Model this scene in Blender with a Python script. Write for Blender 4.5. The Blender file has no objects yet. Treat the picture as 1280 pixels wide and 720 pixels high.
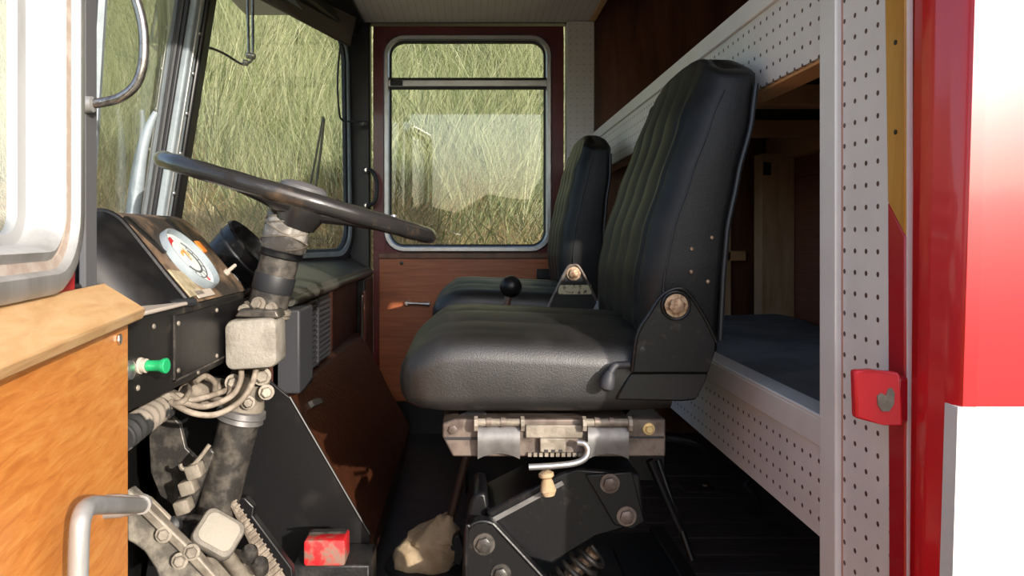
import bpy, bmesh, math, random
import numpy as np
from mathutils import Vector, Matrix
random.seed(7); np.random.seed(7)
V = Vector
SC = bpy.context.scene
COL = SC.collection
F = 950.0                      # focal length in pixels of the 1280 px frame
def P(px, py, d):              # a point of the cab: d metres across the cab from the camera
    return V(((px - 590) * d / F, d, (295 - py) * d / F))

# ------------------------------------------------------------------ camera
cam = bpy.data.cameras.new('camera'); camo = bpy.data.objects.new('camera', cam); COL.objects.link(camo)
camo.location = (0, 0, 0); camo.rotation_euler = (math.pi / 2, 0, 0)
cam.sensor_width = 36; cam.lens = 36 * F / 1280; cam.shift_x = 50 / 1280; cam.shift_y = -65 / 1280
cam.clip_start = 0.02; cam.clip_end = 500
SC.camera = camo
# ------------------------------------------------------------------ light
SUN_DIR = V((-0.60, 1.0, -0.33)).normalized()
w = bpy.data.worlds.new('world'); SC.world = w; w.use_nodes = True
nt = w.node_tree; bg = nt.nodes['Background']
sky = nt.nodes.new('ShaderNodeTexSky'); sky.sky_type = 'NISHITA'; sky.sun_disc = False
sky.sun_elevation = math.radians(32); sky.sun_rotation = math.atan2(-SUN_DIR.x, -SUN_DIR.y)
sky.air_density = 1.0; sky.dust_density = 2.0; sky.ozone_density = 1.0
nt.links.new(sky.outputs[0], bg.inputs[0]); bg.inputs[1].default_value = 0.22
sl = bpy.data.lights.new('sun', 'SUN'); so = bpy.data.objects.new('sun', sl); COL.objects.link(so)
sl.energy = 3.9; sl.color = (1.0, 0.91, 0.80); sl.angle = math.radians(0.6)
so.rotation_euler = SUN_DIR.to_track_quat('-Z', 'Y').to_euler(); so.location = (2, -3, 4)
vs = SC.view_settings; vs.view_transform = 'Standard'; vs.look = 'None'; vs.gamma = 1; vs.use_curve_mapping = False
vs.exposure = 0.62

# ------------------------------------------------------------------ materials
def nodes_mat(name):
    m = bpy.data.materials.new(name); m.use_nodes = True
    t = m.node_tree; return m, t, t.nodes['Principled BSDF']
def tex(t, scale, stretch=(1, 1, 1), detail=5, rough=.6, dist=0):
    co = t.nodes.new('ShaderNodeTexCoord'); mp = t.nodes.new('ShaderNodeMapping'); mp.inputs['Scale'].default_value = stretch
    n = t.nodes.new('ShaderNodeTexNoise'); n.inputs['Scale'].default_value = scale; n.inputs['Detail'].default_value = detail
    n.inputs['Roughness'].default_value = rough; n.inputs['Distortion'].default_value = dist
    t.links.new(co.outputs['Object'], mp.inputs[0]); t.links.new(mp.outputs[0], n.inputs['Vector']); return n
def ramp(t, src, stops):
    r = t.nodes.new('ShaderNodeValToRGB'); e = r.color_ramp.elements
    e[0].position, e[0].color = stops[0][0], (*stops[0][1], 1); e[1].position, e[1].color = stops[-1][0], (*stops[-1][1], 1)
    for p, c in stops[1:-1]:
        x = e.new(p); x.color = (*c, 1)
    t.links.new(src, r.inputs[0]); return r
def bump(t, b, src, dist, strength=1.0):
    n = t.nodes.new('ShaderNodeBump'); n.inputs['Distance'].default_value = dist; n.inputs['Strength'].default_value = strength
    t.links.new(src, n.inputs['Height']); t.links.new(n.outputs[0], b.inputs['Normal']); return n
def M(name, c, rough=.5, metal=0, c2=None, scale=12, lo=.45, hi=.62, bmp=0, bscale=60, coat=0, stretch=(1, 1, 1), spec=None, r2=None):
    m, t, b = nodes_mat(name)
    b.inputs['Base Color'].default_value = (*c, 1); b.inputs['Roughness'].default_value = rough; b.inputs['Metallic'].default_value = metal
    b.inputs['Coat Weight'].default_value = coat; b.inputs['Coat Roughness'].default_value = .08
    if spec is not None: b.inputs['Specular IOR Level'].default_value = spec
    if c2:
        n = tex(t, scale, stretch); r = ramp(t, n.outputs['Fac'], [(lo, c), (hi, c2)]); t.links.new(r.outputs[0], b.inputs['Base Color'])
        if r2 is not None:
            q = ramp(t, n.outputs['Fac'], [(lo, (rough,) * 3), (hi, (r2,) * 3)]); t.links.new(q.outputs[0], b.inputs['Roughness'])
    if bmp:
        k = tex(t, bscale, stretch, 3); bump(t, b, k.outputs['Fac'], bmp)
    return m
def WOOD(name, c1, c2, c3, scale=6, stretch=(1, 1, 14), rough=.45, coat=0, bmp=.0006):
    m, t, b = nodes_mat(name)
    n = tex(t, scale, stretch, 8, .65, .6); r = ramp(t, n.outputs['Fac'], [(.3, c1), (.5, c2), (.72, c3)])
    t.links.new(r.outputs[0], b.inputs['Base Color']); b.inputs['Roughness'].default_value = rough; b.inputs['Coat Weight'].default_value = coat
    b.inputs['Coat Roughness'].default_value = .15
    if bmp: bump(t, b, n.outputs['Fac'], bmp)
    return m
def PEG(name, c, hole, axes=('Y', 'Z'), s=.0274, rad=.0033, off=(0, 0)):
    m, t, b = nodes_mat(name); co = t.nodes.new('ShaderNodeTexCoord'); sp = t.nodes.new('ShaderNodeSeparateXYZ')
    t.links.new(co.outputs['Object'], sp.inputs[0])
    def mth(op, a, v=None, b2=None):
        n = t.nodes.new('ShaderNodeMath'); n.operation = op
        t.links.new(a, n.inputs[0])
        if v is not None: n.inputs[1].default_value = v
        if b2 is not None: t.links.new(b2, n.inputs[1])
        return n.outputs[0]
    sq = []
    for ax, o in zip(axes, off):
        u = mth('ADD', sp.outputs[ax], 50 * s + o); u = mth('MODULO', u, s); u = mth('SUBTRACT', u, s / 2); sq.append(mth('MULTIPLY', u, None, u))
    d = mth('SQRT', mth('ADD', sq[0], None, sq[1]))
    fac = mth('LESS_THAN', d, rad)
    mx = t.nodes.new('ShaderNodeMix'); mx.data_type = 'RGBA'
    n = tex(t, 7); r = ramp(t, n.outputs['Fac'], [(.35, c), (.7, tuple(x * .9 for x in c))])
    t.links.new(fac, mx.inputs[0]); t.links.new(r.outputs[0], mx.inputs[6]); mx.inputs[7].default_value = (*hole, 1)
    t.links.new(mx.outputs[2], b.inputs['Base Color']); b.inputs['Roughness'].default_value = .45
    inv = mth('MULTIPLY', fac, -1.0); bump(t, b, inv, .002)
    return m
def GLASS(name, tint=(.96, .98, .97), alpha_rough=.0, f0=.045):
    m = bpy.data.materials.new(name); m.use_nodes = True; t = m.node_tree; t.nodes.clear()
    out = t.nodes.new('ShaderNodeOutputMaterial'); tr = t.nodes.new('ShaderNodeBsdfTransparent'); tr.inputs[0].default_value = (*tint, 1)
    gl = t.nodes.new('ShaderNodeBsdfGlossy'); gl.inputs['Roughness'].default_value = alpha_rough
    lw = t.nodes.new('ShaderNodeLayerWeight'); lw.inputs[0].default_value = .5      # Schlick reflectance, the same from both sides of the pane
    pw = t.nodes.new('ShaderNodeMath'); pw.operation = 'POWER'; pw.inputs[1].default_value = 5
    mul = t.nodes.new('ShaderNodeMath'); mul.operation = 'MULTIPLY_ADD'; mul.inputs[1].default_value = .9; mul.inputs[2].default_value = f0; mul.use_clamp = True
    mx = t.nodes.new('ShaderNodeMixShader'); t.links.new(lw.outputs['Facing'], pw.inputs[0]); t.links.new(pw.outputs[0], mul.inputs[0]); t.links.new(mul.outputs[0], mx.inputs[0])
    # a thin film of dust on the pane
    n = tex(t, 30, (1, 1, 1), 6); r = ramp(t, n.outputs['Fac'], [(.35, (.008,) * 3), (.75, (.04,) * 3)])
    df = t.nodes.new('ShaderNodeBsdfDiffuse'); df.inputs[0].default_value = (.75, .76, .72, 1)
    m2 = t.nodes.new('ShaderNodeMixShader'); t.links.new(r.outputs[0], m2.inputs[0])
    t.links.new(tr.outputs[0], mx.inputs[1]); t.links.new(gl.outputs[0], mx.inputs[2])
    t.links.new(mx.outputs[0], m2.inputs[1]); t.links.new(df.outputs[0], m2.inputs[2]); t.links.new(m2.outputs[0], out.inputs[0])
    return m
m_white = M('white_trim', (.80, .76, .72), .4, c2=(.75, .70, .66), scale=6)
m_peg = PEG('white_pegboard', (.80, .74, .70), (.10, .045, .03))
m_pegceil = PEG('ceiling_pegboard', (.74, .69, .66), (.22, .17, .14), ('X', 'Y'), rad=.0028)
m_pine = WOOD('raw_pine', (.52, .27, .12), (.68, .38, .18), (.74, .46, .24), 5, (1, 1, 1), .6)  # pine tone raised to stand in for light the bunk lacks
m_pinev = WOOD('raw_pine_upright', (.55, .33, .17), (.70, .46, .26), (.78, .55, .33), 9, (4, 4, .4), .6)
m_darkply = WOOD('dark_plywood', (.08, .032, .017), (.17, .068, .036), (.25, .11, .058), 5, (3, 3, .35), .35)  # this and the red ply are lightened in place of bunk light
m_redply = WOOD('red_brown_plywood', (.20, .065, .038), (.29, .10, .06), (.36, .135, .08), 4, (1, .6, 22), .5)
m_doorwood = WOOD('orange_veneer', (.54, .17, .03), (.68, .25, .05), (.76, .34, .085), 7, (1, 2.2, 16), .4)
m_ledge = WOOD('pale_ledge_wood', (.52, .29, .12), (.64, .39, .18), (.70, .47, .25), 7, (1, 1.5, 12), .45)
m_farwood = WOOD('red_veneer', (.24, .062, .02), (.38, .105, .035), (.46, .145, .05), 5, (.9, 1, 20), .4, .2)
m_maroon = M('maroon_paint', (.11, .006, .010), .35, c2=(.16, .012, .016), scale=5, coat=.4)
m_red = M('red_paint', (.62, .006, .012), .32, c2=(.55, .006, .012), scale=3, coat=.6)
m_redworn = M('worn_red_paint', (.60, .012, .022), .4, c2=(.38, .28, .20), scale=26, lo=.66, hi=.68, coat=.2)
m_redjamb = M('dark_red_jamb_paint', (.42, .006, .016), .3, coat=.5)
m_whitepaint = M('white_paint', (.66, .66, .65), .3, coat=.3)
m_silver = M('aged_aluminium', (.54, .55, .56), .34, .85, c2=(.50, .49, .47), scale=30)
m_alu = M('bright_aluminium', (.42, .42, .415), .42, .4, c2=(.32, .315, .30), scale=18, stretch=(1, 1, .2))
m_bluealu = M('blue_grey_aluminium', (.30, .35, .38), .55, .1, c2=(.24, .285, .315), scale=25)
m_tan = M('rusty_sealant', (.40, .31, .25), .6, c2=(.50, .43, .37), scale=40)
m_rubber = M('black_rubber', (.018, .019, .022), .5)
m_greyrubber = M('grey_rubber', (.10, .10, .105), .6)
m_blackpaint = M('black_paint', (.0065, .0065, .0072), .38, c2=(.022, .020, .019), scale=14, lo=.55, hi=.8)
m_blackmetal = M('black_steel', (.0075, .0075, .0085), .34, c2=(.035, .029, .025), scale=45, lo=.6, hi=.74, bmp=.0003, bscale=120, spec=.34)
m_dustblack = M('dusty_black_metal', (.011, .0105, .010), .42, c2=(.11, .094, .072), scale=20, lo=.6, hi=.86)
m_leather = M('black_leather', (.0065, .0068, .0075), .44, c2=(.011, .011, .0112), scale=5, bmp=.0005, bscale=420, r2=.50, spec=.36)
m_leatherside = M('worn_sunlit_leather', (.008, .0078, .0076), .44, c2=(.015, .0142, .0135), scale=7, bmp=.0005, bscale=420, r2=.54, spec=.85)  # worn grey lifted and gloss raised to carry the sunlit cushion look
m_thread = M('black_piping', (.02, .02, .022), .4)
m_brownvinyl = M('brown_leatherette', (.07, .021, .008), .42, c2=(.05, .015, .006), scale=9, bmp=.0035, bscale=95)
m_brownpanel = M('dark_brown_panel', (.075, .026, .016), .5, c2=(.05, .018, .012), scale=8)
m_greybox = M('dark_grey_plastic', (.034, .035, .041), .55)
m_dash = M('olive_grey_dash_vinyl', (.062, .06, .052), .45, c2=(.04, .038, .034), scale=9, bmp=.0006, bscale=200)
m_dustmetal = M('dusty_bare_metal', (.17, .145, .115), .55, .2, c2=(.33, .29, .235), scale=22, lo=.4, hi=.66, bmp=.0012, bscale=90)
m_grimemetal = M('grimy_metal', (.045, .042, .039), .40, .35, c2=(.20, .175, .145), scale=34, lo=.45, hi=.80, bmp=.0008, bscale=110)
m_dustrubber = M('dusty_cable', (.19, .155, .12), .75, c2=(.32, .27, .215), scale=40)
m_cracked = M('cracked_dash_crust', (.035, .028, .024), .6, c2=(.30, .19, .11), scale=14, lo=.46, hi=.68, bmp=.003, bscale=38)
m_rustbolt = M('rusty_bolt', (.42, .30, .20), .5, .5, c2=(.20, .10, .05), scale=120)
m_brass = M('brass_bolt', (.75, .56, .28), .35, .7)
m_railmetal = M('brown_grey_rail_metal', (.20, .16, .135), .45, .4, c2=(.10, .075, .065), scale=28)
m_platemetal = M('satin_grey_plate', (.20, .195, .19), .45, .45, c2=(.14, .135, .135), scale=22)
m_canvas = M('tan_canvas', (.56, .43, .28), .85, c2=(.40, .28, .16), scale=15, bmp=.0016, bscale=120)
m_green = M('green_plastic', (.02, .36, .13), .3)
m_paleplastic = M('pale_plastic', (.46, .40, .34), .5)
m_dial = M('dial_white', (.72, .78, .76), .4)
m_orange = M('orange_lens', (.75, .22, .03), .3)
m_redlens = M('red_lens', (.55, .02, .03), .3)
m_print = M('dark_print', (.10, .11, .12), .5)
m_needle = M('orange_print', (.80, .36, .12), .5)
m_darkglass = M('dark_gauge_glass', (.05, .06, .045), .06, coat=1)
m_chrome = M('pitted_chrome', (.34, .32, .30), .25, .9, c2=(.16, .13, .11), scale=70, lo=.5, hi=.7)
m_steel = M('bright_steel', (.66, .65, .64), .3, .9)
m_floorwood = WOOD('dark_floor_boards', (.055, .038, .034), (.10, .072, .062), (.17, .125, .105), 7, (.7, 9, 1), .5)
m_mat = M('black_floor_mat', (.012, .012, .013), .45, c2=(.03, .028, .026), scale=16, bmp=.001, bscale=150)
m_mattress = M('lightened_mattress_cover', (.21, .235, .265), .8, c2=(.14, .155, .175), scale=6, bmp=.004, bscale=9)  # dark cover lightened, making up in colour for dim bunk light
m_whitecrust = M('worn_label', (.66, .58, .36), .7, c2=(.12, .09, .06), scale=85, lo=.52, hi=.60)
m_wheel = M('black_worn_wheel', (.022, .021, .021), .24, c2=(.10, .066, .04), scale=11, lo=.60, hi=.76, bmp=.0005, bscale=50, coat=.3)
m_tape = M('grey_wrapped_tape', (.13, .12, .11), .4, c2=(.36, .34, .31), scale=30, lo=.48, hi=.66, bmp=.0025, bscale=45)
m_glass = GLASS('window_glass')
m_soil = M('dry_soil', (.16, .14, .06), .95, c2=(.08, .08, .03), scale=4)
m_visor = M('brown_visor', (.075, .052, .046), .5)

# ------------------------------------------------------------------ mesh helpers
ORG = {}
class MB:
    def __init__(s): s.v = []; s.f = []
    def add(s, vs_, fs):
        o = len(s.v); s.v += [V(p) for p in vs_]; s.f += [tuple(i + o for i in q) for q in fs]; return s
    def box(s, a, b):
        x0, x1 = sorted((a[0], b[0])); y0, y1 = sorted((a[1], b[1])); z0, z1 = sorted((a[2], b[2]))
        return s.add([(x0,y0,z0),(x1,y0,z0),(x1,y1,z0),(x0,y1,z0),(x0,y0,z1),(x1,y0,z1),(x1,y1,z1),(x0,y1,z1)],
                     [(0,3,2,1),(4,5,6,7),(0,1,5,4),(1,2,6,5),(2,3,7,6),(3,0,4,7)])
    def prism(s, poly, ext):
        n = len(poly); ext = V(ext); a = [V(p) for p in poly]
        return s.add(a + [p + ext for p in a], [tuple(range(n))[::-1], tuple(range(n, 2 * n))] + [(i, (i + 1) % n, n + (i + 1) % n, n + i) for i in range(n)])
    def loft(s, rings, cap=True, closed=True):
        n = len(rings[0]); o = [p for r in rings for p in r]; fs = []
        for k in range(len(rings) - 1):
            for i in range(n if closed else n - 1):
                j = (i + 1) % n; fs.append((k * n + i, k * n + j, (k + 1) * n + j, (k + 1) * n + i))
        if cap: fs += [tuple(range(n))[::-1], tuple(range((len(rings) - 1) * n, len(rings) * n))]
        return s.add(o, fs)
    def tube(s, pts, r, n=10, closed=False):
        pts = [V(p) for p in pts]; m = len(pts); rs = r if isinstance(r, (list, tuple)) else [r] * m
        up = None; rings = []
        for i, p in enumerate(pts):
            if closed: t = pts[(i + 1) % m] - pts[i - 1]
            else: t = pts[min(i + 1, m - 1)] - pts[max(i - 1, 0)]
            t.normalize()
            if up is None:
                up = t.cross(V((0, 0, 1)) if abs(t.z) < .9 else V((1, 0, 0))).normalized()
            up = (up - t * up.dot(t)).normalized(); b = t.cross(up)
            rings.append([p + (up * math.cos(a) + b * math.sin(a)) * rs[i] for a in [2 * math.pi * k / n for k in range(n)]])
        if closed: return s.loft(rings + [rings[0]], cap=False)
        return s.loft(rings)
    def lathe(s, o, ax, prof, n=28):
        o = V(o); ax = V(ax).normalized(); u = ax.cross(V((0, 0, 1)) if abs(ax.z) < .9 else V((1, 0, 0))).normalized(); b = ax.cross(u)
        return s.loft([[o + ax * t + (u * math.cos(a) + b * math.sin(a)) * max(r, 1e-4) for a in [2 * math.pi * k / n for k in range(n)]] for t, r in prof])
    def rbox(s, c, ax, ay, az, r):     # box spanned by half-axis vectors with rounded edges in the ax/ay outline
        c, ax, ay, az = V(c), V(ax), V(ay), V(az); la, lb, lz = ax.length, ay.length, az.length
        def loop(ins, k):
            return [c + ax * (x / la) + ay * (y / lb) + az * k for x, y in rr(-la + ins, la - ins, -lb + ins, lb - ins, max(r - ins, .001))]
        e = min(r * .5, lz * .6)
        return s.loft([loop(e, -1), loop(e * .3, -1 + .3 * e / lz), loop(0, -1 + e / lz), loop(0, 1 - e / lz), loop(e * .3, 1 - .3 * e / lz), loop(e, 1)])
    def build(s, name, mat, parent=None, smooth=True, ang=38, bevel=0, org=None, sub=0):
        if parent is None:
            if org is None:
                xs = [p.x for p in s.v]; ys = [p.y for p in s.v]; zs = [p.z for p in s.v]
                org = V(((min(xs) + max(xs)) / 2, (min(ys) + max(ys)) / 2, min(zs)))
            o0 = V(org)
        else: o0 = ORG[parent.name]
        me = bpy.data.meshes.new(name); me.from_pydata([tuple(p - o0) for p in s.v], [], s.f)
        bm = bmesh.new(); bm.from_mesh(me); bmesh.ops.remove_doubles(bm, verts=bm.verts, dist=1e-6); bmesh.ops.recalc_face_normals(bm, faces=bm.faces); bm.to_mesh(me); bm.free()
        me.materials.append(mat)
        if smooth: me.shade_smooth(); me.set_sharp_from_angle(angle=math.radians(ang))
        o = bpy.data.objects.new(name, me); COL.objects.link(o)
        if parent is None: o.location = o0
        else: o.parent = parent
        ORG[o.name] = o0
        if bevel:
            b = o.modifiers.new('bevel', 'BEVEL'); b.width = bevel; b.segments = 2; b.limit_method = 'ANGLE'; b.angle_limit = math.radians(40)
        return o
def rr(x0, x1, y0, y1, r, n=7):
    out = []
    for cx, cy, a0 in ((x1 - r, y0 + r, -90), (x1 - r, y1 - r, 0), (x0 + r, y1 - r, 90), (x0 + r, y0 + r, 180)):
        for k in range(n):
            a = math.radians(a0 + 90 * k / (n - 1)); out.append((cx + r * math.cos(a), cy + r * math.sin(a)))
    return out
def sweep(mb, mapf, dims, r, prof):    # a frame: closed profile [(inset, offset)] swept round a rounded rectangle
    x0, x1, y0, y1 = dims; rings = []
    for ins, off in prof + [prof[0]]:
        rings.append([mapf(a, b, off) for a, b in rr(x0 + ins, x1 - ins, y0 + ins, y1 - ins, max(r - ins, .004))])
    mb.loft(rings, cap=False); return mb
def pane(mb, mapf, dims, r, ins, off, th=.003):
    x0, x1, y0, y1 = dims; L = rr(x0 + ins, x1 - ins, y0 + ins, y1 - ins, max(r - ins, .004))
    mb.loft([[mapf(a, b, off) for a, b in L], [mapf(a, b, off + th) for a, b in L]]); return mb
def thing(name, loc, label, cat, group=None):
    o = bpy.data.objects.new(name, None); COL.objects.link(o); o.location = loc; o.empty_display_size = .05; ORG[o.name] = V(loc)
    return tag(o, label, cat, group)
def tag(o, label, cat, group=None):
    o['label'] = label; o['category'] = cat
    if group: o['group'] = group
    return o
def struct(o, label=None, cat=None):
    o['kind'] = 'structure'
    if label: o['label'] = label
    if cat: o['category'] = cat
    return o
def sroot(name, loc, label, cat): return struct(thing(name, loc, label, cat))
def part(o, label): o['label'] = label; return o
def arc(pts, n=8):                     # Catmull-Rom through points
    pts = [V(p) for p in pts]; q = [pts[0] * 2 - pts[1]] + pts + [pts[-1] * 2 - pts[-2]]; out = []
    for i in range(1, len(q) - 2):
        for k in range(n):
            t = k / n; a, b, c, d = q[i - 1], q[i], q[i + 1], q[i + 2]
            out.append(.5 * ((2 * b) + (c - a) * t + (2 * a - 5 * b + 4 * c - d) * t * t + (3 * b - a - 3 * c + d) * t ** 3))
    return out + [pts[-1]]
def hexbolt(name, c, ax, r, h, mat, parent, washer=True):
    ax = V(ax).normalized(); mb = MB()
    if washer: mb.lathe(c, ax, [(0, r * 1.45), (h * .25, r * 1.4), (h * .3, r * .8)], 20)
    u = ax.cross(V((0, 0, 1)) if abs(ax.z) < .9 else V((1, 0, 0))).normalized(); b = ax.cross(u)
    ring = lambda t, q: [V(c) + ax * t + (u * math.cos(a) + b * math.sin(a)) * q for a in [math.pi * k / 3 + .2 for k in range(6)]]
    mb.loft([ring(h * .25, r), ring(h * .85, r), ring(h, r * .8)])
    return mb.build(name, mat, parent)

FLOOR = -.80; XB = .494; FAR = 3.10; NEAR = .80
# ================================================================== SETTING
# floor -------------------------------------------------------------
fl = struct(tag(MB().box((-.9, .80, FLOOR - .06), (1.29, FAR + .05, FLOOR - .025)).build('floor', m_mat, smooth=False), 'dark cab floor of old boards and black matting', 'floor'))
pm = None
y = .86
while y < FAR:
    wd = .105
    if pm is None:
        ob = MB().box((.02, y, FLOOR - .025), (1.245, y + wd - .004, FLOOR)).build('plank', m_floorwood, fl, bevel=.002); pm = ob
    else:
        ob = pm.copy(); COL.objects.link(ob); ob.location.y = y - .86; ob.location.z = random.uniform(-.003, .0015); ob.location.x = random.uniform(-.006, .006)
    y += wd
MB().box((-.86, .82, FLOOR - .025), (.012, FAR, FLOOR - .002)).build('rubber_mat', m_mat, fl, bevel=.003)
# seat platform
sp = tag(MB().box((-.02, 1.05, FLOOR), (.44, 1.80, -.70)).build('seat_platform', m_blackpaint, bevel=.006), 'black steel platform under the suspended driving seat', 'platform')
MB().box((.42, 1.05, -.702), (.455, 1.80, -.685)).build('edge_strip', m_dustblack, sp, bevel=.003)
# ceiling ------------------------------------------------------------
ce = struct(tag(MB().box((-.437, .80, .871), (.474, FAR, .885)).build('ceiling', m_pegceil, smooth=False), 'pale perforated hardboard ceiling of the cab', 'ceiling'))
MB().box((.474, .80, .868), (.50, FAR, .93)).build('ceiling_edge', m_pine, ce, bevel=.003)
rf = struct(tag(MB().box((-.95, .74, .93), (.50, FAR + .1, .99)).build('ceiling_roof_skin', m_whitepaint, smooth=False), 'outer roof skin above the perforated ceiling', 'roof'))
rf2 = struct(tag(MB().box((.47, .74, 1.36), (1.30, FAR + .1, 1.40)).build('ceiling_bunk', m_darkply, smooth=False), 'raised dark plywood ceiling above the upper bunk', 'ceiling'))
struct(tag(MB().box((.46, .74, .93), (.50, FAR + .1, 1.40)).build('wall_roof_step', m_darkply, smooth=False), 'upright step between cab roof and bunk roof', 'wall'))

# far wall and far door -----------------------------------------------
fw = sroot('wall_far', (0, FAR + .03, FLOOR), 'far cab side framing the maroon door', 'wall')
MB().box((-.52, FAR, FLOOR - .1), (-.416, FAR + .06, .93)).build('front_pillar', m_blackpaint, fw, bevel=.006)
MB().box((-.416, FAR, .869), (.50, FAR + .06, .93)).build('door_header', m_blackpaint, fw, bevel=.003)
MB().box((-.416, FAR - .02, FLOOR - .1), (.50, FAR + .06, -.675)).build('door_sill', m_blackpaint, fw, bevel=.004)
MB().box((.385, FAR - .03, -.675), (.494, FAR + .06, .868)).build('pegboard_post', PEG('far_pegboard', (.74, .70, .66), (.42, .38, .34), ('X', 'Z'), rad=.0025), fw, bevel=.003)
MB().box((.50, FAR, FLOOR - .1), (1.29, FAR + .05, 1.36)).build('bunk_end_panel', m_darkply, fw, smooth=False)
hd = None
fd = sroot('door_1', (0, FAR + .02, -.66), 'maroon far side cab door with large window and red wood panel', 'door')
FM = lambda a, b, off: V((a, FAR + .012 + off, b))
mb = MB()
dx0, dx1, dz0, dz1 = -.403, .374, -.668, .857; wx0, wx1, wz0, wz1 = -.362, .326, -.067, .822
mb.box((dx0, FAR + .005, wz1 - .012), (dx1, FAR + .045, dz1)); mb.box((dx0, FAR + .005, dz0), (dx1, FAR + .045, wz0 + .008))
mb.box((dx0, FAR + .005, wz0 + .008), (wx0 + .01, FAR + .045, wz1 - .012)); mb.box((wx1 - .01, FAR + .005, wz0 + .008), (dx1, FAR + .045, wz1 - .012))
for sx, sz in ((wx0, wz0), (wx1, wz0), (wx0, wz1), (wx1, wz1)):
    mx = .085 if sx == wx0 else -.085; mz = .085 if sz == wz0 else -.085
    pts = [(sx, sz), (sx + mx, sz)] + [(sx + mx * (1 - math.sin(a)), sz + mz * (1 - math.cos(a))) for a in [math.pi / 2 * k / 6 for k in range(1, 7)]]
    mb.prism([V((a, FAR + .008, b)) for a, b in pts], (0, .034, 0))
mb.build('door_skin', m_maroon, fd, bevel=.003)
dims = (wx0, wx1, wz0, wz1)
wf = sweep(MB(), FM, dims, .085, [(0, -.012), (.006, -.02), (.02, -.02), (.026, -.012), (.026, .01), (0, .01)]).build('window_frame', m_silver, fd)
sweep(MB(), FM, dims, .085, [(.026, -.01), (.033, -.008), (.033, .012), (.024, .012)]).build('window_seal', m_rubber, fd)
pane(MB(), FM, dims, .085, .026, .006).build('window_pane', m_glass, fd)
cb = MB().box((wx0 + .02, FAR - .006, .608), (wx1 - .02, FAR + .016, .636)).build('crossbar', m_silver, fd, bevel=.003)
MB().box((wx0 + .02, FAR - .004, .636), (wx1 - .02, FAR + .014, .645)).build('rubber_strip', m_rubber, cb)
MB().box((wx0 + .02, FAR - .004, .599), (wx1 - .02, FAR + .014, .608)).build('rubber_strip', m_rubber, cb)
MB().box((wx0 + .03, FAR - .014, .612), (wx0 + .08, FAR - .004, .632)).build('window_catch', m_dustblack, cb, bevel=.002)
wp = MB().box((-.378, FAR - .014, -.672), (.372, FAR + .006, -.088)).build('wood_panel', m_farwood, fd, bevel=.003)
MB().box((-.380, FAR - .022, -.092), (.372, FAR + .006, -.068)).build('panel_rail', m_darkply, fd, bevel=.003)
h = MB(); h.lathe(P(509, 379, FAR - .02), (0, -1, 0), [(-.006, .014), (.004, .013), (.012, .008)], 14)
h.tube([P(509, 379, FAR - .035), P(524, 379.5, FAR - .037), P(537, 380, FAR - .037)], [.006, .0065, .011], 10)
part(h.build('door_handle', m_steel, fd), 'small bright steel lever handle')
hexbolt('panel_screw', P(502, 329, FAR - .014), (0, -1, 0), .008, .004, m_blackpaint, fd, False)
MB().box(P(671, 349, FAR - .03), P(692, 336, FAR - .01)).build('lock_block', m_blackpaint, fd, bevel=.004)
# small black grab handle on far front pillar
gh = thing('grab_handle', P(462, 262, FAR - .02), 'small black curved handle with bright ends on far pillar', 'handle')
MB().tube(arc([P(456, 213, FAR - .005), P(465, 214, FAR - .05), P(471, 228, FAR - .06), P(470, 248, FAR - .06), P(464, 256, FAR - .05), P(456, 257, FAR - .005)]), .008, 10).build('grip', m_rubber, gh)
for yy in (213, 257): MB().lathe(P(457, yy, FAR - .005), (.2, -1, 0), [(0, .014), (.02, .013), (.026, .006)], 14).build('end_mount', m_steel, gh)

# windscreen: two panes in a shallow V ---------------------------------
WB, WT = -.08, .80
FARB, FART = V((-.482, 3.05, WB)), V((-.50, 3.05, WT)); CB, CT = V((-.868, 2.0, WB)), V((-.728, 2.0, WT)); NB, NT_ = V((-.520, .98, WB)), V((-.47, .98, WT))
def quadmap(b0, b1, t0, t1, inward):
    W_ = (b1 - b0).length; H_ = (t0 - b0).length; n = (b1 - b0).cross(t0 - b0).normalized()
    if n.dot(V(inward)) < 0: n = -n
    return (lambda a, b, off: (b0.lerp(b1, a / W_)).lerp(t0.lerp(t1, a / W_), b / H_) + n * off), W_, H_
def screen(name, b0, b1, t0, t1, label, m_frame):
    f, W_, H_ = quadmap(b0, b1, t0, t1, (1, 0, 0)); d = (.045, W_ - .03, .01, H_ - .01)
    r = sroot(name, (b0 + b1) / 2, label, 'windscreen')
    sweep(MB(), f, d, .10, [(-.006, .0), (-.006, .016), (.012, .016), (.012, 0)]).build('metal_frame', m_frame, r)
    sweep(MB(), f, d, .10, [(-.045, -.02), (-.045, .006), (-.004, .008), (-.004, -.02)]).build('outer_seal', m_rubber, r)
    sweep(MB(), f, d, .10, [(.012, -.006), (.012, .010), (.022, .006), (.022, -.006)]).build('inner_seal', m_rubber, r)
    pane(MB(), f, d, .10, .014, -.001).build('pane', m_glass, r); return r
screen('window_1', CB, FARB, CT, FART, 'large passenger half of the split windscreen facing grassy bank', m_bluealu)
screen('window_2', NB, CB, NT_, CT, 'driving half of the split windscreen beside open door', m_bluealu)
dv = sroot('trim_1', CB, 'slanted centre post dividing the split windscreen, pale metal and black', 'window post')
ux = V((.02, .05, 0))
def strip(b, t, o0, o1, th): # strip on divider: lateral offsets along y, proud towards cab
    return MB().prism([b + V((.0, o0, 0)), b + V((0, o1, 0)), b + V((th, o1, 0)), b + V((th, o0, 0))], t - b)
strip(CB, CT, -.042, -.030, .03).build('rubber_edge', m_rubber, dv, bevel=.004)
mp_ = strip(CB, CT, -.030, .028, .045).build('metal_cover', m_bluealu, dv, bevel=.006)
strip(CB, CT, .028, .085, .055).build('inner_post', m_blackpaint, dv, bevel=.008)
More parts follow.
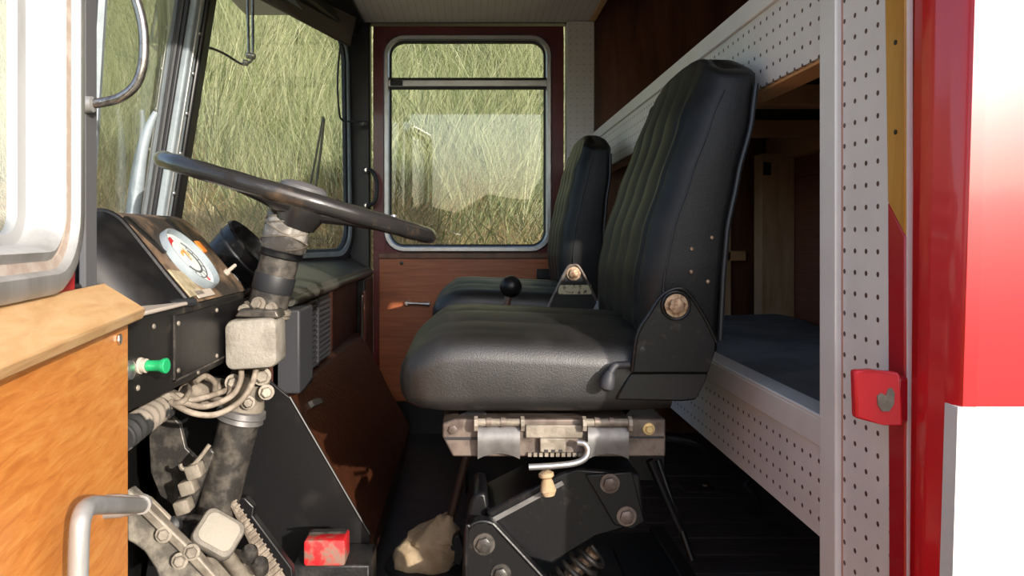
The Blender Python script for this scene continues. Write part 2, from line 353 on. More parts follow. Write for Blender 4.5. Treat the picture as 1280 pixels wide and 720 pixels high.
strip(CB, CT, -.006, .002, .048).build('seam', m_silver, mp_, bevel=.001)
for k in range(7):
    q = CB.lerp(CT, .1 + .12 * k) + V((.047, .015, 0)); MB().lathe(q, (1, 0, 0), [(0, .006), (.002, .0055), (.004, .003)], 10).build('screw', m_silver, mp_)
# headers above the windscreen
hdr = sroot('trim_2', (-.6, 2.4, .8), 'black header above the passenger windscreen half', 'header')
MB().prism([FART + V((-.03, .05, -.005)), CT + V((-.03, 0, -.005)), V((-.437, 2.0, WT + .06)), V((-.437, 3.1, WT + .06))], (0, 0, .08)).build('header_panel', m_blackpaint, hdr)
MB().prism([FART + V((-.02, 0, -.015)), CT + V((-.02, 0, -.015)), CT + V((.06, 0, .0)), FART + V((.04, 0, .0))], (0, 0, .05)).build('header_rail', m_blackpaint, hdr, bevel=.01)
hdr2 = struct(tag(MB().prism([NT_ + V((-.03, -.1, -.005)), CT + V((-.03, 0, -.005)), V((-.437, 2.0, WT + .02)), V((-.437, .85, WT + .02))], (0, 0, .10)).build('trim_3', m_blackpaint), 'black header above the driving windscreen half', 'header'))
# bulkhead and cowl below the windscreen
bk = sroot('wall_front', (-.8, 2.0, FLOOR), 'grimy dark bulkhead ahead of the pedals', 'wall')
MB().prism([V((-.86, 2.0, FLOOR)), V((-.56, .95, FLOOR)), V((-.53, .95, FLOOR)), V((-.83, 2.0, FLOOR))], (0, 0, WB - FLOOR + .005)).build('bulkhead_panel', m_dustblack, bk)
MB().prism([V((-.86, 2.0, FLOOR)), V((-.52, 3.08, FLOOR)), V((-.49, 3.08, FLOOR)), V((-.83, 2.0, FLOOR))], (0, 0, WB - FLOOR + .005)).build('bulkhead_panel', m_dustblack, bk)
# grey lit gusset plates seen beside the column
MB().prism([P(205, 510, 1.5), P(225, 530, 1.5), P(232, 560, 1.5), P(258, 585, 1.5), P(262, 600, 1.5), P(235, 645, 1.5), P(200, 620, 1.5), P(188, 590, 1.5), P(186, 545, 1.5)], (0, .012, 0)).build('gusset_plate', m_grimemetal, bk, bevel=.002)
part(MB().box((-.60, .90, FLOOR), (-.49, .98, WB + .02)).build('side_cowl', m_blackpaint, bk, bevel=.004), 'black side cowl beside the door hinge')

# rear partition with bunks -------------------------------------------
wr = sroot('wall_bunk_partition', (XB, 2.0, FLOOR), 'white perforated partition framing the two bunks behind the seats', 'partition')
MB().box((XB, 1.03, .254), (XB + .006, FAR, .385)).build('upper_pegboard', m_peg, wr, smooth=False)
MB().box((XB - .007, 1.03, .380), (XB + .03, FAR - .0, .4155)).build('upper_trim', m_white, wr, bevel=.002)
part(MB().box((XB + .0065, .93, .250), (XB + .055, FAR, .3795)).build('upper_beam', m_pine, wr, bevel=.002), 'raw pine beam backing the upper white board')
MB().box((XB, 1.03, -.427), (XB + .006, FAR, -.290)).build('lower_pegboard', m_peg, wr, smooth=False)
MB().box((XB - .007, 1.03, -.296), (XB + .002, FAR, -.256)).build('lower_trim', m_white, wr, bevel=.002)
MB().box((XB - .007, 1.03, -.2565), (XB + .035, FAR, -.251)).build('sill_cap', m_white, wr, bevel=.002)
MB().box((XB + .0065, .93, -.42), (XB + .03, FAR, -.257)).build('lower_beam', m_pine, wr, bevel=.002)
MB().box((XB - .012, 1.008, FLOOR), (XB + .03, 1.056, .93)).build('upright_post', m_white, wr, bevel=.003)
MB().box((XB - .004, .855, FLOOR), (XB + .002, 1.008, .93)).build('side_pegboard', m_peg, wr, smooth=False)
part(MB().box((XB - .0045, 1.0035, FLOOR), (XB - .0015, 1.0075, .93)).build('joint_strip', M('pink_joint', (.50, .26, .20), .6), wr, smooth=False), 'thin reddish joint line')
MB().box((XB + .0025, .86, FLOOR), (XB + .05, 1.004, .93)).build('side_stud', m_pinev, wr, bevel=.002)
# bunk interior
br = sroot('wall_rear', (1.2, 2.0, FLOOR), 'red brown plywood rear wall of the bunk with raw pine framing', 'wall')
MB().box((1.25, .80, FLOOR), (1.29, FAR + .05, 1.36)).build('rear_panel', m_redply, br, smooth=False)
MB().box((1.12, 2.94, -.36), (1.248, 3.02, .32)).build('stud', m_pinev, br, bevel=.003)
MB().box((1.19, 3.04, -.36), (1.248, 3.09, .32)).build('stud', m_pinev, br, bevel=.003)
MB().box((1.195, 1.7, .300), (1.248, 3.09, .392)).build('top_plate', m_pine, br, bevel=.003)
MB().box((.99, 3.05, -.36), (1.04, 3.095, .385)).build('stud', m_pinev, br, bevel=.003)
MB().box((.56, 3.05, -.1), (1.10, 3.09, -.06)).build('rail', m_pine, br, bevel=.003)
part(MB().box((1.125, 2.932, .235), (1.155, 2.94, .285)).build('socket', m_blackpaint, br, bevel=.003), 'small black fitting on the pine stud')
MB().box((.555, 1.96, .337), (1.248, 2.02, .392)).build('joist', m_pine, br, bevel=.003)
MB().box((.555, 2.56, .337), (1.19, 2.62, .392)).build('joist', m_pine, br, bevel=.003)
MB().box((.555, 1.06, .393), (1.248, FAR - .01, .405)).build('bunk_base', M('black_bunk_underside', (.012, .012, .016), .8), br, smooth=False)
MB().box((.53, .95, -.44), (1.248, FAR - .01, -.425)).build('bunk_base', m_darkply, br, smooth=False)
# mattress
nx, ny = 20, 60; mb = MB(); vv = []; x0, x1, y0, y1 = .532, 1.240, .97, FAR - .09
top = []
for j in range(ny + 1):
    for i in range(nx + 1):
        u, v = i / nx, j / ny; e = min(u, 1 - u) * (x1 - x0); g = min(v, 1 - v) * (y1 - y0)
        z = -.300 - .05 * math.exp(-e / .02) - .05 * math.exp(-g / .02) + .004 * math.sin(9 * v + 5 * u) + .003 * math.sin(23 * v - 7 * u)
        top.append((x0 + u * (x1 - x0), y0 + v * (y1 - y0), z))
fs = [(j * (nx + 1) + i, j * (nx + 1) + i + 1, (j + 1) * (nx + 1) + i + 1, (j + 1) * (nx + 1) + i) for j in range(ny) for i in range(nx)]
border = [i for i in range(nx + 1)] + [j * (nx + 1) + nx for j in range(1, ny + 1)] + [ny * (nx + 1) + i for i in range(nx - 1, -1, -1)] + [j * (nx + 1) for j in range(ny - 1, 0, -1)]
n0 = len(top); top += [(top[i][0], top[i][1], -.424) for i in border]; nb = len(border)
fs += [(border[k], border[(k + 1) % nb], n0 + (k + 1) % nb, n0 + k) for k in range(nb)] + [tuple(range(n0, n0 + nb))]
tag(mb.add(top, fs).build('mattress', m_mattress, ang=60), 'dark blue-grey covered mattress lying in the lower bunk', 'mattress')

# near body side: B pillar and outer skin -------------------------------
nb_ = sroot('wall_near', (.7, NEAR, FLOOR), 'outer cab side in red over white paint beside the doorway', 'wall')
ZL = -.173
def bodypoly(z0, z1):   # outer skin edge leans a little
    e = lambda z: .492 + .018 * (z + .35) / .6
    return [V((e(z0), NEAR - .03, z0)), V((2.2, NEAR - .03, z0)), V((2.2, NEAR - .03, z1)), V((e(z1), NEAR - .03, z1))]
WX0, WX1, WZ0, WZ1 = 1.04, 1.245, .36, .54
def skin(z0, z1, mat, nm, xr0=None, xr1=None):
    p = bodypoly(z0, z1)
    if xr0 is not None: p[0].x = p[3].x = xr0
    if xr1 is not None: p[1].x = p[2].x = xr1
    return MB().prism(p, (0, .03, 0)).build(nm, mat, nb_, smooth=False)
part(skin(-1.2, ZL, m_whitepaint, 'lower_skin'), 'white painted lower body skin')
part(skin(ZL, WZ0, m_red, 'upper_skin'), 'red painted upper body skin')
skin(WZ0, WZ1, m_red, 'upper_skin', None, WX0); skin(WZ0, WZ1, m_red, 'upper_skin', WX1, None)
skin(WZ1, 1.40, m_red, 'upper_skin')
MB().box((-.6, NEAR - .03, 1.0), (.52, NEAR, 1.40)).build('roof_side_skin', m_red, nb_, smooth=False)
# rounded jamb edge
def jamb(z0, z1, mat, nm, prof):
    rings = []
    for z in (z0, z1):
        k = .018 * (z + .35) / .6
        rings.append([V((x + k * s_, y_, z)) for x, y_, s_ in prof])
    return MB().loft(rings).build(nm, mat, nb_)
redprof = [(.494, .857, .2), (.487, .845, .3), (.482, .828, .5), (.483, .81, .7), (.486, .795, .9), (.487, .780, 1), (.492, .770, 1), (.505, .769, 1), (.52, .80, .6), (.52, .857, .2)]
jamb(-1.2, 1.0, m_red, 'door_jamb', redprof)
part(jamb(-1.2, ZL, m_whitepaint, 'jamb_return', [(.4855, .789, 1), (.4855, .768, 1), (.51, .7685, 1), (.51, .789, 1)]), 'white painted return edge')
part(MB().prism([V((XB - .006, .893, .04)), V((XB - .006, .857, .0)), V((XB - .006, .857, .99)), V((XB - .006, .918, .99))], (.02, 0, 0)).build('jamb_wood', WOOD('amber_jamb_wood', (.42, .17, .02), (.56, .26, .04), (.62, .32, .06), 6, (4, 4, .5), .4, .3), nb_, bevel=.002), 'amber varnished wood strip on the door jamb')
part(MB().prism([V((XB - .006, .886, -1.2)), V((XB - .006, .857, -1.2)), V((XB - .006, .857, .0)), V((XB - .006, .893, .04))], (.02, 0, 0)).build('jamb_lower', m_redjamb, nb_, bevel=.002), 'dark red painted lower door jamb strip')
for yy, dd in ((53, .875), (165, .875)): MB().lathe(P(0, yy, dd) * V((0, 1, 1)) + V((XB - .006, 0, 0)), (-1, 0, 0), [(0, .003), (.001, .003), (.0012, .001)], 8).build('screw', m_dustblack, nb_)
# striker bracket
sk = thing('door_striker', P(1100, 538, .865), 'chipped red painted striker bracket bolted to the door jamb', 'striker')
mb = MB(); mb.prism([P(1068, 463, .87), P(1092, 463, .865), P(1126, 466, .845), P(1129, 534, .845), P(1104, 532, .862), P(1070, 523, .87)], (0, .012, 0)); part(mb.build('plate', m_redworn, sk, bevel=.003), 'red plate with bare metal chip')
MB().box(P(1118, 528, .86) + V((0, -.005, 0)), V((XB, .90, P(0, 470, .86).z))).build('mount', m_redjamb, sk, bevel=.004)
MB().prism([P(a, b, .8535) - V((0, (a - 1109) * .0006, 0)) for a, b in [(1100, 496), (1104, 492), (1108, 495), (1110, 486), (1113, 484), (1116, 490), (1115, 505), (1111, 514), (1105, 515), (1101, 508)]], (0, .003, 0)).build('bare_patch', m_dustmetal, sk)

# open near door ---------------------------------------------------------
HX, HY = -.421, .93; DD = V((.183, -.983, 0)).normalized(); DN = V((.983, .183, 0)).normalized()
def D(s, off, z): return V((HX, HY, 0)) + DD * s + DN * off + V((0, 0, z))
dr = sroot('door_2', D(.4, -.03, -.86), 'open driving door with orange wood lining and pale window frame', 'door')
MB().loft([[D(0, 0, -.88), D(0, 0, -.091), D(0, -.008, -.091), D(0, -.008, -.88)], [D(.75, 0, -.88), D(.75, 0, -.091), D(.75, -.008, -.091), D(.75, -.008, -.88)]]).build('wood_lining', m_doorwood, dr, bevel=.001)
MB().loft([[D(s, -.009, -.88), D(s, -.009, -.092), D(s, -.05, -.092), D(s, -.05, -.88)] for s in (-.004, .75)]).build('door_skin', m_red, dr, bevel=.003)
lp = [(.012, -.104), (.016, -.092), (.008, -.086), (-.034, -.058), (-.036, -.090), (0, -.104)]
part(MB().loft([[D(s, a, b) for a, b in lp] for s in (-.022, .75)]).build('ledge', m_ledge, dr, bevel=.002), 'pale wooden ledge along the door top')
DMAP = lambda a, b, off: D(a, off, b)
dd = (.085, .72, -.058, .80)
sweep(MB(), DMAP, dd, .085, [(0, -.045), (0, -.026), (.006, -.022), (.020, -.022), (.024, -.028), (.024, -.045)]).build('window_frame', m_alu, dr)
part(sweep(MB(), DMAP, dd, .085, [(.024, -.05), (.024, -.030), (.033, -.032), (.033, -.05)]).build('frame_sealant', m_tan, dr), 'tan stained sealant in window frame')
sweep(MB(), DMAP, dd, .085, [(.033, -.085), (.033, -.034), (.042, -.030), (.047, -.045), (.049, -.066), (.060, -.070), (.060, -.080), (.04, -.084)]).build('inner_frame', m_alu, dr)
pane(MB(), DMAP, dd, .085, .056, -.078).build('pane', m_glass, dr)
MB().loft([[D(s, a, b) for a, b in ((-.046, -.065), (-.046, .04), (-.06, .04), (-.06, -.065))] for s in (.045, .118)]).build('red_edge', m_red, dr, bevel=.002)
hm = MB(); hm.tube(arc([D(.085, .034, -.302), D(.12, .034, -.290), D(.20, .034, -.262), D(.265, .034, -.240), D(.288, .034, -.240), D(.296, .034, -.256), D(.300, .034, -.30), D(.305, .034, -.40), D(.305, .030, -.43), D(.305, .0, -.44)]), .0085, 12)
hm.lathe(D(.095, -.001, -.298), DN, [(0, .013), (.018, .0125), (.036, .009)], 16); hm.lathe(D(.083, .034, -.3025), -DD, [(0, .011), (.006, .011), (.009, .004)], 14)
part(hm.build('pull_handle', m_alu, dr), 'bent aluminium pull handle')
hexbolt('lining_screw', D(.045, 0, P(0, 425, .88).z), DN, .0065, .004, m_steel, dr, False)
# front door post (A post) and seal
ap = sroot('trim_4', (-.49, .95, WB), 'grey rubber sealed front door post beside the open door', 'door post')
MB().box((P(98, 0, .955).x, .955, -.09), (P(107, 0, .955).x, .985, 1.0)).build('seal_strip', m_greyrubber, ap, bevel=.002)
# grab pipe at the doorway
gp = thing('doorway_grab_pipe', P(112, 130, .955), 'bent pitted chrome grab pipe clamped to the front door post', 'grab rail')
MB().tube(arc([P(108, 130, .955), P(128, 128, .96), P(150, 122, .96), P(168, 108, .96), P(177, 88, .96), P(180, 60, .96), P(178, 30, .96), P(170, 0, .96), P(160, -25, .96)]), .0062, 14).build('pipe', m_chrome, gp)
MB().lathe(P(104, 131, .955), (1, .05, .05), [(0, .011), (.012, .010), (.013, .007)], 14).build('clamp', m_alu, gp)

# ================================================================== SEATS
def lerp_tab(tab, z):
    for (a, *p), (b, *q) in zip(tab, tab[1:]):
        if a <= z <= b:
            t = (z - a) / (b - a); t = t * t * (3 - 2 * t) * .35 + t * .65
            return [u + (w_ - u) * t for u, w_ in zip(p, q)]
    return list(tab[0][1:]) if z < tab[0][0] else list(tab[-1][1:])
BACK = [(-.19, .288, .408), (-.131, .285, .411), (-.072, .287, .414), (.0065, .302, .420), (.098, .332, .438), (.189, .366, .462), (.268, .400, .474)]
def make_seat(name, yc, lean, label, group=None):
    root = thing(name, (.15, yc, -.69), label, 'seat', group); hw = .24
    # backrest
    def section(z, k=1.0, dz=0.0):
        xf, xb = lerp_tab(BACK, z); sh = -lean * (z + .13) / .45; xf += sh; xb += sh
        w_ = hw * (1 - .06 * max(0, (z - .1) / .17) ** 2) * (1 - .05 * max(0, (-.05 - z) / .14)); pts = []
        rf_, rb = .034, .018
        ys = [(-w_ + rf_) + (2 * w_ - 2 * rf_) * i / 60 for i in range(61)]
        for y_ in ys:                                     # front, near to far
            a = abs(y_); fl_ = 0
            if a < .18: fl_ = .011 * (abs(math.cos(math.pi * y_ / .09)) ** .55) - .002
            else: fl_ = .008 * math.sin(min(1, (a - .18) / .03) * math.pi * .5)
            fade = min(1, max(0, (z + .19) / .05)) * min(1, max(0, (.275 - z) / .08)); pts.append((xf - fl_ * fade, y_))
        for i in range(1, 7):
            a = math.pi / 2 * i / 6; pts.append((xf + rf_ * (1 - math.cos(a)) - .008 * (1 - i / 6), w_ - rf_ + rf_ * math.sin(a)))
        for i in range(1, 5):
            a = math.pi / 2 * i / 4; pts.append((xb - rb + rb * math.sin(a), w_ - rb + rb * math.cos(a)))
        for i in range(1, 8): pts.append((xb, w_ - rb - (2 * w_ - 2 * rb) * i / 8))
        for i in range(0, 5):
            a = math.pi / 2 * i / 4; pts.append((xb - rb + rb * math.cos(a), -w_ + rb - rb * math.sin(a)))
        for i in range(1, 7):
            a = math.pi / 2 * i / 6; pts.append((xf + rf_ * (1 - math.sin(a)) - .008 * i / 6, -w_ + rf_ - rf_ * math.cos(a)))
        cx = (xf + xb) / 2; out = []
        crown = .048 * min(1, max(0, (z - .12) / .148)) ** 1.5
        for x, y_ in pts:
            out.append(V((cx + (x - cx) * k, yc + y_ * (1 - (1 - k) * .35), z + dz + crown * (1 - min(1, abs(y_) / w_) ** 3))))
        return out
    zs = [-.19 + .012 * i for i in range(39)]; zs = [z for z in zs if z <= .252] + [.258]
    rings = [section(-.19, .8)] + [section(z) for z in zs] + [section(.258, max(.04, math.cos(math.radians(a))), .030 * math.sin(math.radians(a))) for a in (12, 24, 36, 48, 60, 70, 80, 88)]
    bk_ = MB().loft(rings).build('backrest', m_leather, root, ang=70)
    # piping on both rear edges, over the top
    pip = [V((lerp_tab(BACK, z)[1] - lean * (z + .13) / .45 - .004, yc - hw * (1 - .06 * max(0, (z - .1) / .17) ** 2) - .0005, z)) for z in [-.17 + .02 * i for i in range(22)] if z < .262]
    MB().tube(pip, .0045, 8).build('piping', m_thread, bk_)
    seam = [V((lerp_tab(BACK, z)[0] - lean * (z + .13) / .45 + .026, yc - hw * (1 - .06 * max(0, (z - .1) / .17) ** 2) - .0006, z)) for z in [-.16 + .02 * i for i in range(21)] if z < .25]
    MB().tube(seam, .0016, 6).build('seam', m_thread, bk_)
    # cushion
    CU = [(-.118, -.236, -.255, .185), (-.114, -.218, -.268, .205), (-.104, -.202, -.280, .222), (-.085, -.189, -.288, .233), (-.05, -.181, -.291, .239), (0, -.178, -.291, .24), (.1, -.182, -.291, .24), (.2, -.187, -.291, .24), (.27, -.190, -.29, .238), (.33, -.20, -.288, .23)]
    def csec(x):
        zt, zb, w_ = lerp_tab(CU, x); h_ = zt - zb; r = min(.045, h_ * .45); rb = min(.03, h_ * .3); pts = []
        cr = .038 * min(1, max(0, (x + .118) / .06))
        for i in range(61):
            y_ = (-w_ + r) + (2 * w_ - 2 * r) * i / 60; a = abs(y_)
            f_ = .0045 * abs(math.cos(math.pi * y_ / .09)) ** .55 if a < .18 else .004
            pts.append((y_, zt + cr * (1 - (a / w_) ** 2.2) + f_ * min(1, max(0, (x + .1) / .06))))
        e0 = pts[-1][1]
        for i in range(1, 8):
            a = math.pi / 2 * i / 7; pts.append((w_ - r + r * math.sin(a) + .006 * i / 7, e0 - r * (1 - math.cos(a))))
        for i in range(0, 7):
            a = math.pi / 2 * i / 6; pts.append((w_ - rb + rb * math.cos(a), zb + rb - rb * math.sin(a)))
        for i in range(1, 8): pts.append((w_ - rb - (2 * w_ - 2 * rb) * i / 8, zb))
        for i in range(0, 7):
            a = math.pi / 2 * i / 6; pts.append((-w_ + rb - rb * math.sin(a), zb + rb - rb * math.cos(a)))
        for i in range(0, 7):
            a = math.pi / 2 * i / 7; pts.append((-w_ + r - r * math.cos(a) - .006 * (1 - i / 7), e0 - r * (1 - math.sin(a))))
        return [V((x + .006 * math.sin(9 * p[1]) * (x < -.09), yc + p[0], p[1])) for p in pts]
    xs = [-.118, -.1165, -.114, -.110, -.104, -.096, -.085, -.07] + [-.05 + .02 * i for i in range(20)]
    cu = MB().loft([csec(x) for x in xs]).build('cushion', m_leatherside, root, ang=75)
    sm = [V((x, yc - lerp_tab(CU, x)[2] - .0035 + .012, lerp_tab(CU, x)[0] - .012 + .004)) for x in [-.08 + .02 * i for i in range(19)]]
    MB().tube(sm, .0018, 6).build('seam', m_thread, cu)
    return root
ds = make_seat('truck_seat', 1.48, 0, 'black leather driving seat on a suspension arm, nearest the open doorway')
part(bpy.data.objects['backrest'], 'pleated black leather backrest')
# bracket at hinge of the near side
d0 = 1.222
bp = [(845, 361), (857, 364), (866, 374), (880, 395), (895, 424), (894, 440), (886, 466), (789, 466), (793, 440), (797, 418), (812, 392), (827, 370), (835, 363)]
bt = MB().prism([P(a, b, d0) for a, b in bp], (0, .008, 0)).build('side_bracket', m_blackmetal, ds, bevel=.002)
lowp = [(789, 466), (886, 466), (882, 478), (870, 500), (852, 502), (770, 500), (779, 482)]
MB().prism([P(a, b, d0 + .012) for a, b in lowp], (0, .03, 0)).build('bracket_foot', m_blackpaint, ds, bevel=.003)
rim = [P(a, b, d0 - .001) for a, b in [(790, 464), (797, 418), (812, 392), (827, 370), (845, 361), (860, 366), (880, 395), (896, 428)]]
MB().tube(arc(rim, 5), .003, 8).build('rim', m_blackmetal, bt)
ring = [P(845, 382, d0 - .002) + V((math.cos(a), 0, math.sin(a))) * .022 for a in [2 * math.pi * k / 24 for k in range(24)]]
MB().tube(ring, .0025, 8, True).build('raised_ring', m_blackmetal, bt)
hexbolt('pivot_bolt', P(845, 382, d0), (0, -1, 0), .0135, .012, m_rustbolt, ds)
MB().lathe(P(803, 437, d0), (0, -1, 0), [(0, .0045), (.0012, .0045), (.0015, .003)], 14).build('bolt_hole', m_rubber, bt)
lv = MB(); lv.tube(arc([P(786, 456, 1.225), P(770, 457, 1.22), P(764, 464, 1.215), P(760, 474, 1.21)], 5), [.006] * 15 + [.0075], 10); lv.lathe(P(763, 464, 1.212), (-.25, 0, -1), [(0, .006), (.008, .010), (.02, .0125), (.028, .011), (.033, .004)], 16)
part(lv.build('recline_lever', m_greybox, ds), 'grey recline lever with rounded knob')
for (a, b) in ((865, 311), (890, 297), (864, 340), (885, 352)):
    MB().lathe(P(a, b, 1.2385), (0, -1, 0), [(-.002, .0032), (.0012, .003), (.002, .0015)], 10).build('side_rivet', m_rustbolt, bt)
# slide rail below the cushion
rl = MB().prism([P(a, b, 1.27) for a, b in [(553, 530), (568, 524), (832, 524), (832, 571), (566, 571), (553, 546)]], (0, .42, 0)).build('slide_rail', m_railmetal, ds, bevel=.003)
MB().box(P(556, 550, 1.268), P(600, 546, 1.272)).build('rail_groove', m_rubber, rl)
MB().box(P(788, 548, 1.266), P(829, 545, 1.272)).build('rail_groove', m_rubber, rl)
def slide_cover(x0, x1, nm, mat):
    xs = [x0 + (x1 - x0) * i / 12 for i in range(13)]; rings = []
    prof = [(530, 1.262), (540, 1.252), (550, 1.248), (558, 1.249)]
    for i, x in enumerate(xs):
        u = (i / 12 - .5) * 2; yb = 574 - 7 * (1 - u * u)
        pr = prof + [(yb, 1.254)]
        rings.append([P(x, b, d) for b, d in pr] + [P(x, b, d + .005) for b, d in pr[::-1]])
    return MB().loft(rings).build(nm, mat, ds)
slide_cover(597, 650, 'slide_cover', m_platemetal); slide_cover(735, 786, 'slide_cover', m_platemetal)
for x0, x1 in ((597, 652), (732, 786)):
    pn = MB().tube([P(x0, 528, 1.255), P(x1, 528, 1.255)], .0065, 12).build('hinge_pin', m_dustmetal, ds)
    for xx in (x0 - 2, x1 + 1): MB().lathe(P(xx, 530, 1.256), (1, 0, 0), [(-.003, .011), (-.003, .013), (.003, .013), (.003, .011)], 8).build('pin_collar', m_dustmetal, pn)
    for xx in (x0 + 14, x0 + 32): MB().lathe(P(xx, 527.5, 1.255), (1, 0, 0), [(-.004, .008), (.004, .008)], 10).build('pin_ring', m_railmetal, pn)
MB().box(P(657, 548, 1.262), P(728, 530, 1.27)).build('rail_cover', m_dustmetal, ds, bevel=.002)
MB().prism([P(a, b, 1.256) for a, b in [(675, 548), (707, 548), (708, 566), (675, 566)]], (0, .006, 0)).build('latch_plate', m_dustmetal, ds, bevel=.002)
for k in range(10): MB().box(P(660 + k * 7, 571, 1.262), P(664 + k * 7, 565, 1.268)).build('rack_tooth', m_dustmetal, rl)
for k in range(3): MB().box(P(680 + k * 9, 565, 1.2555), P(685 + k * 9, 562, 1.2565)).build('latch_slot', m_rubber, rl)
part(MB().tube(arc([P(722, 553, 1.25), P(731, 555, 1.247), P(735, 563, 1.245), P(731, 573, 1.243), P(718, 579, 1.242), P(695, 582, 1.24), P(661, 584, 1.24)], 6), .0052, 12).build('slide_handle', m_silver, ds), 'bent steel seat slide handle')
hexbolt('rail_bolt', P(811, 536, 1.27), (0, -1, 0), .007, .008, m_brass, ds)
hexbolt('rail_bolt', P(566, 537, 1.27), (0, -1, 0), .008, .004, m_railmetal, ds, False)
MB().prism([P(a, b, 1.30) for a, b in [(778, 524), (795, 504), (812, 504), (826, 524)]], (0, .30, 0)).build('cushion_bracket', m_blackmetal, ds)
MB().prism([P(a, b, 1.30) for a, b in [(560, 524), (590, 512), (605, 512), (612, 524)]], (0, .30, 0)).build('cushion_bracket', m_blackmetal, ds)
kn = MB().lathe(P(682, 588, 1.29), (.12, -.1, -1), [(0, .006), (.004, .013), (.010, .013), (.014, .008), (.018, .010), (.034, .014), (.042, .010), (.044, .002)], 16).build('weight_knob', m_canvas, ds)
# suspension arm
am = MB().prism([P(a, b, 1.31) for a, b in [(607, 640), (700, 592), (722, 585), (800, 592), (808, 650), (780, 662), (745, 672), (690, 706), (628, 690)]], (0, .15, 0)).build('suspension_arm', m_blackmetal, ds, bevel=.005)
MB().prism([P(a, b, 1.305) for a, b in [(610, 650), (702, 601), (705, 606), (612, 656)]], (0, .004, 0)).build('arm_edge', m_platemetal, am)
MB().prism([P(a, b, 1.302) for a, b in [(732, 594), (790, 590), (806, 652), (790, 662), (768, 656)]], (0, .008, 0)).build('arm_plate', m_blackmetal, am, bevel=.002)
for a, b in ((762, 604), (783, 645)): hexbolt('arm_bolt', P(a, b, 1.301), (0, -1, 0), .012, .010, m_railmetal, ds)
MB().prism([P(a, b, 1.33) for a, b in [(583, 648), (588, 625), (596, 616), (608, 616), (612, 640), (612, 780), (583, 780)]], (0, .12, 0)).build('front_pivot', m_blackmetal, ds, bevel=.006)
pv = MB().prism([P(a, b, 1.275) for a, b in [(582, 668), (588, 657), (600, 651), (614, 653), (624, 662), (688, 730), (700, 812), (582, 812)]], (0, .03, 0)).build('pivot_bracket', m_blackmetal, ds, bevel=.004)
MB().tube(arc([P(a, b, 1.275) for a, b in [(583, 800), (583, 670), (588, 658), (600, 652), (614, 654), (625, 664), (688, 732)]], 5), .0035, 8).build('rim', m_blackmetal, pv)
for a, b, r in ((605, 680, .013), (626, 717, .012)):
    hexbolt('pivot_bolt', P(a, b, 1.275), (0, -1, 0), r, .010, m_grimemetal, ds)
sp0, sp1 = P(690, 745, 1.40), P(742, 690, 1.40); axv = (sp1 - sp0).normalized(); uu = V((0, 1, 0)); ww = axv.cross(uu)
MB().tube([sp0.lerp(sp1, k / 90) + (uu * math.cos(k * .42) + ww * math.sin(k * .42)) * .026 for k in range(91)], .0055, 8).build('coil_spring', m_grimemetal, ds)
MB().tube([sp0, sp1], .014, 12).build('damper', m_rustbolt, ds)
MB().box((.06, 1.36, -.699), (.30, 1.60, -.655)).build('base_frame', m_blackpaint, ds, bevel=.008)
MB().tube([P(812, 575, 1.38), P(850, 662, 1.38)], .008, 10).build('brace_rod', m_blackmetal, ds)
MB().tube([P(822, 575, 1.5), P(865, 700, 1.45)], .007, 10).build('brace_rod', m_blackmetal, ds)
MB().prism([P(a, b, 1.5) for a, b in [(660, 571), (830, 571), (830, 600), (700, 600)]], (0, .2, 0)).build('cross_frame', m_blackpaint, ds)

# passenger seat
ps = make_seat('truck_seat', 2.54, .055, 'black leather passenger seat with triangular hinge bracket beside the far door')
dp = 2.285
tb = MB().prism([P(a, b, dp) for a, b in [(684, 385), (709, 336), (716, 332), (724, 335), (746, 378), (740, 390), (684, 390)]], (0, .008, 0)).build('side_bracket', m_dustblack, ps, bevel=.003)
MB().tube(arc([P(a, b, dp - .002) for a, b in [(685, 385), (697, 360), (709, 336), (716, 332), (725, 336), (746, 376)]], 5), .005, 8).build('rim', m_railmetal, tb)
hexbolt('pivot_bolt', P(717, 342, dp - .002), (0, -1, 0), .015, .012, m_rustbolt, ps)
part(MB().box(P(698, 368, dp - .006), P(739, 356, dp - .002)).build('worn_plate', m_whitecrust, ps, bevel=.001), 'worn cream coloured plate')
MB().box((-.02, 2.34, FLOOR + .001), (.30, 2.74, -.30)).build('seat_pedestal', m_blackpaint, ps, bevel=.008)

# ================================================================== DASH
da = thing('dashboard', (-.6, 1.5, -.3), 'black metal dashboard with green knob below the instrument hood', 'dashboard')
DX, DT, DB = -.44, -.107, -.226
MB().box((-.70, .93, DB), (DX, 1.47, DT)).build('dash_box', m_dustblack, da, bevel=.003)
cvp = MB().box((DX - .002, 1.115, -.212), (DX + .003, 1.455, -.118)).build('cover_plate', m_blackmetal, da, bevel=.001)
MB().box((DX + .0025, 1.113, -.214), (DX + .0042, 1.118, -.116)).build('plate_edge', m_grimemetal, cvp)
MB().box((DX + .0025, 1.113, -.2145), (DX + .0042, 1.455, -.2115)).build('plate_edge', m_grimemetal, cvp)
for yy, zz in ((1.13, -.13), (1.13, -.20), (1.30, -.205), (1.42, -.205), (1.30, -.127)): MB().lathe((DX + .003, yy, zz), (1, 0, 0), [(0, .004), (.002, .0035), (.003, .001)], 10).build('screw', m_dustmetal, cvp)
for yy, zz in ((1.05, -.125), (1.22, -.219), (1.0, -.2)): MB().lathe((DX, yy, zz), (1, 0, 0), [(0, .004), (.002, .0035), (.003, .001)], 10).build('screw', m_dustmetal, da)
kc = V((DX, 1.005, P(0, 458, 1.0).z)); kd = V((.96, -.12, .02)).normalized()
kb = MB().lathe(kc, kd, [(.010, .0065), (.013, .0078), (.015, .007), (.030, .0078), (.034, .0102), (.038, .0102), (.039, .009)], 20)
part(kb.build('pull_knob', m_green, da), 'bright green flared pull knob')
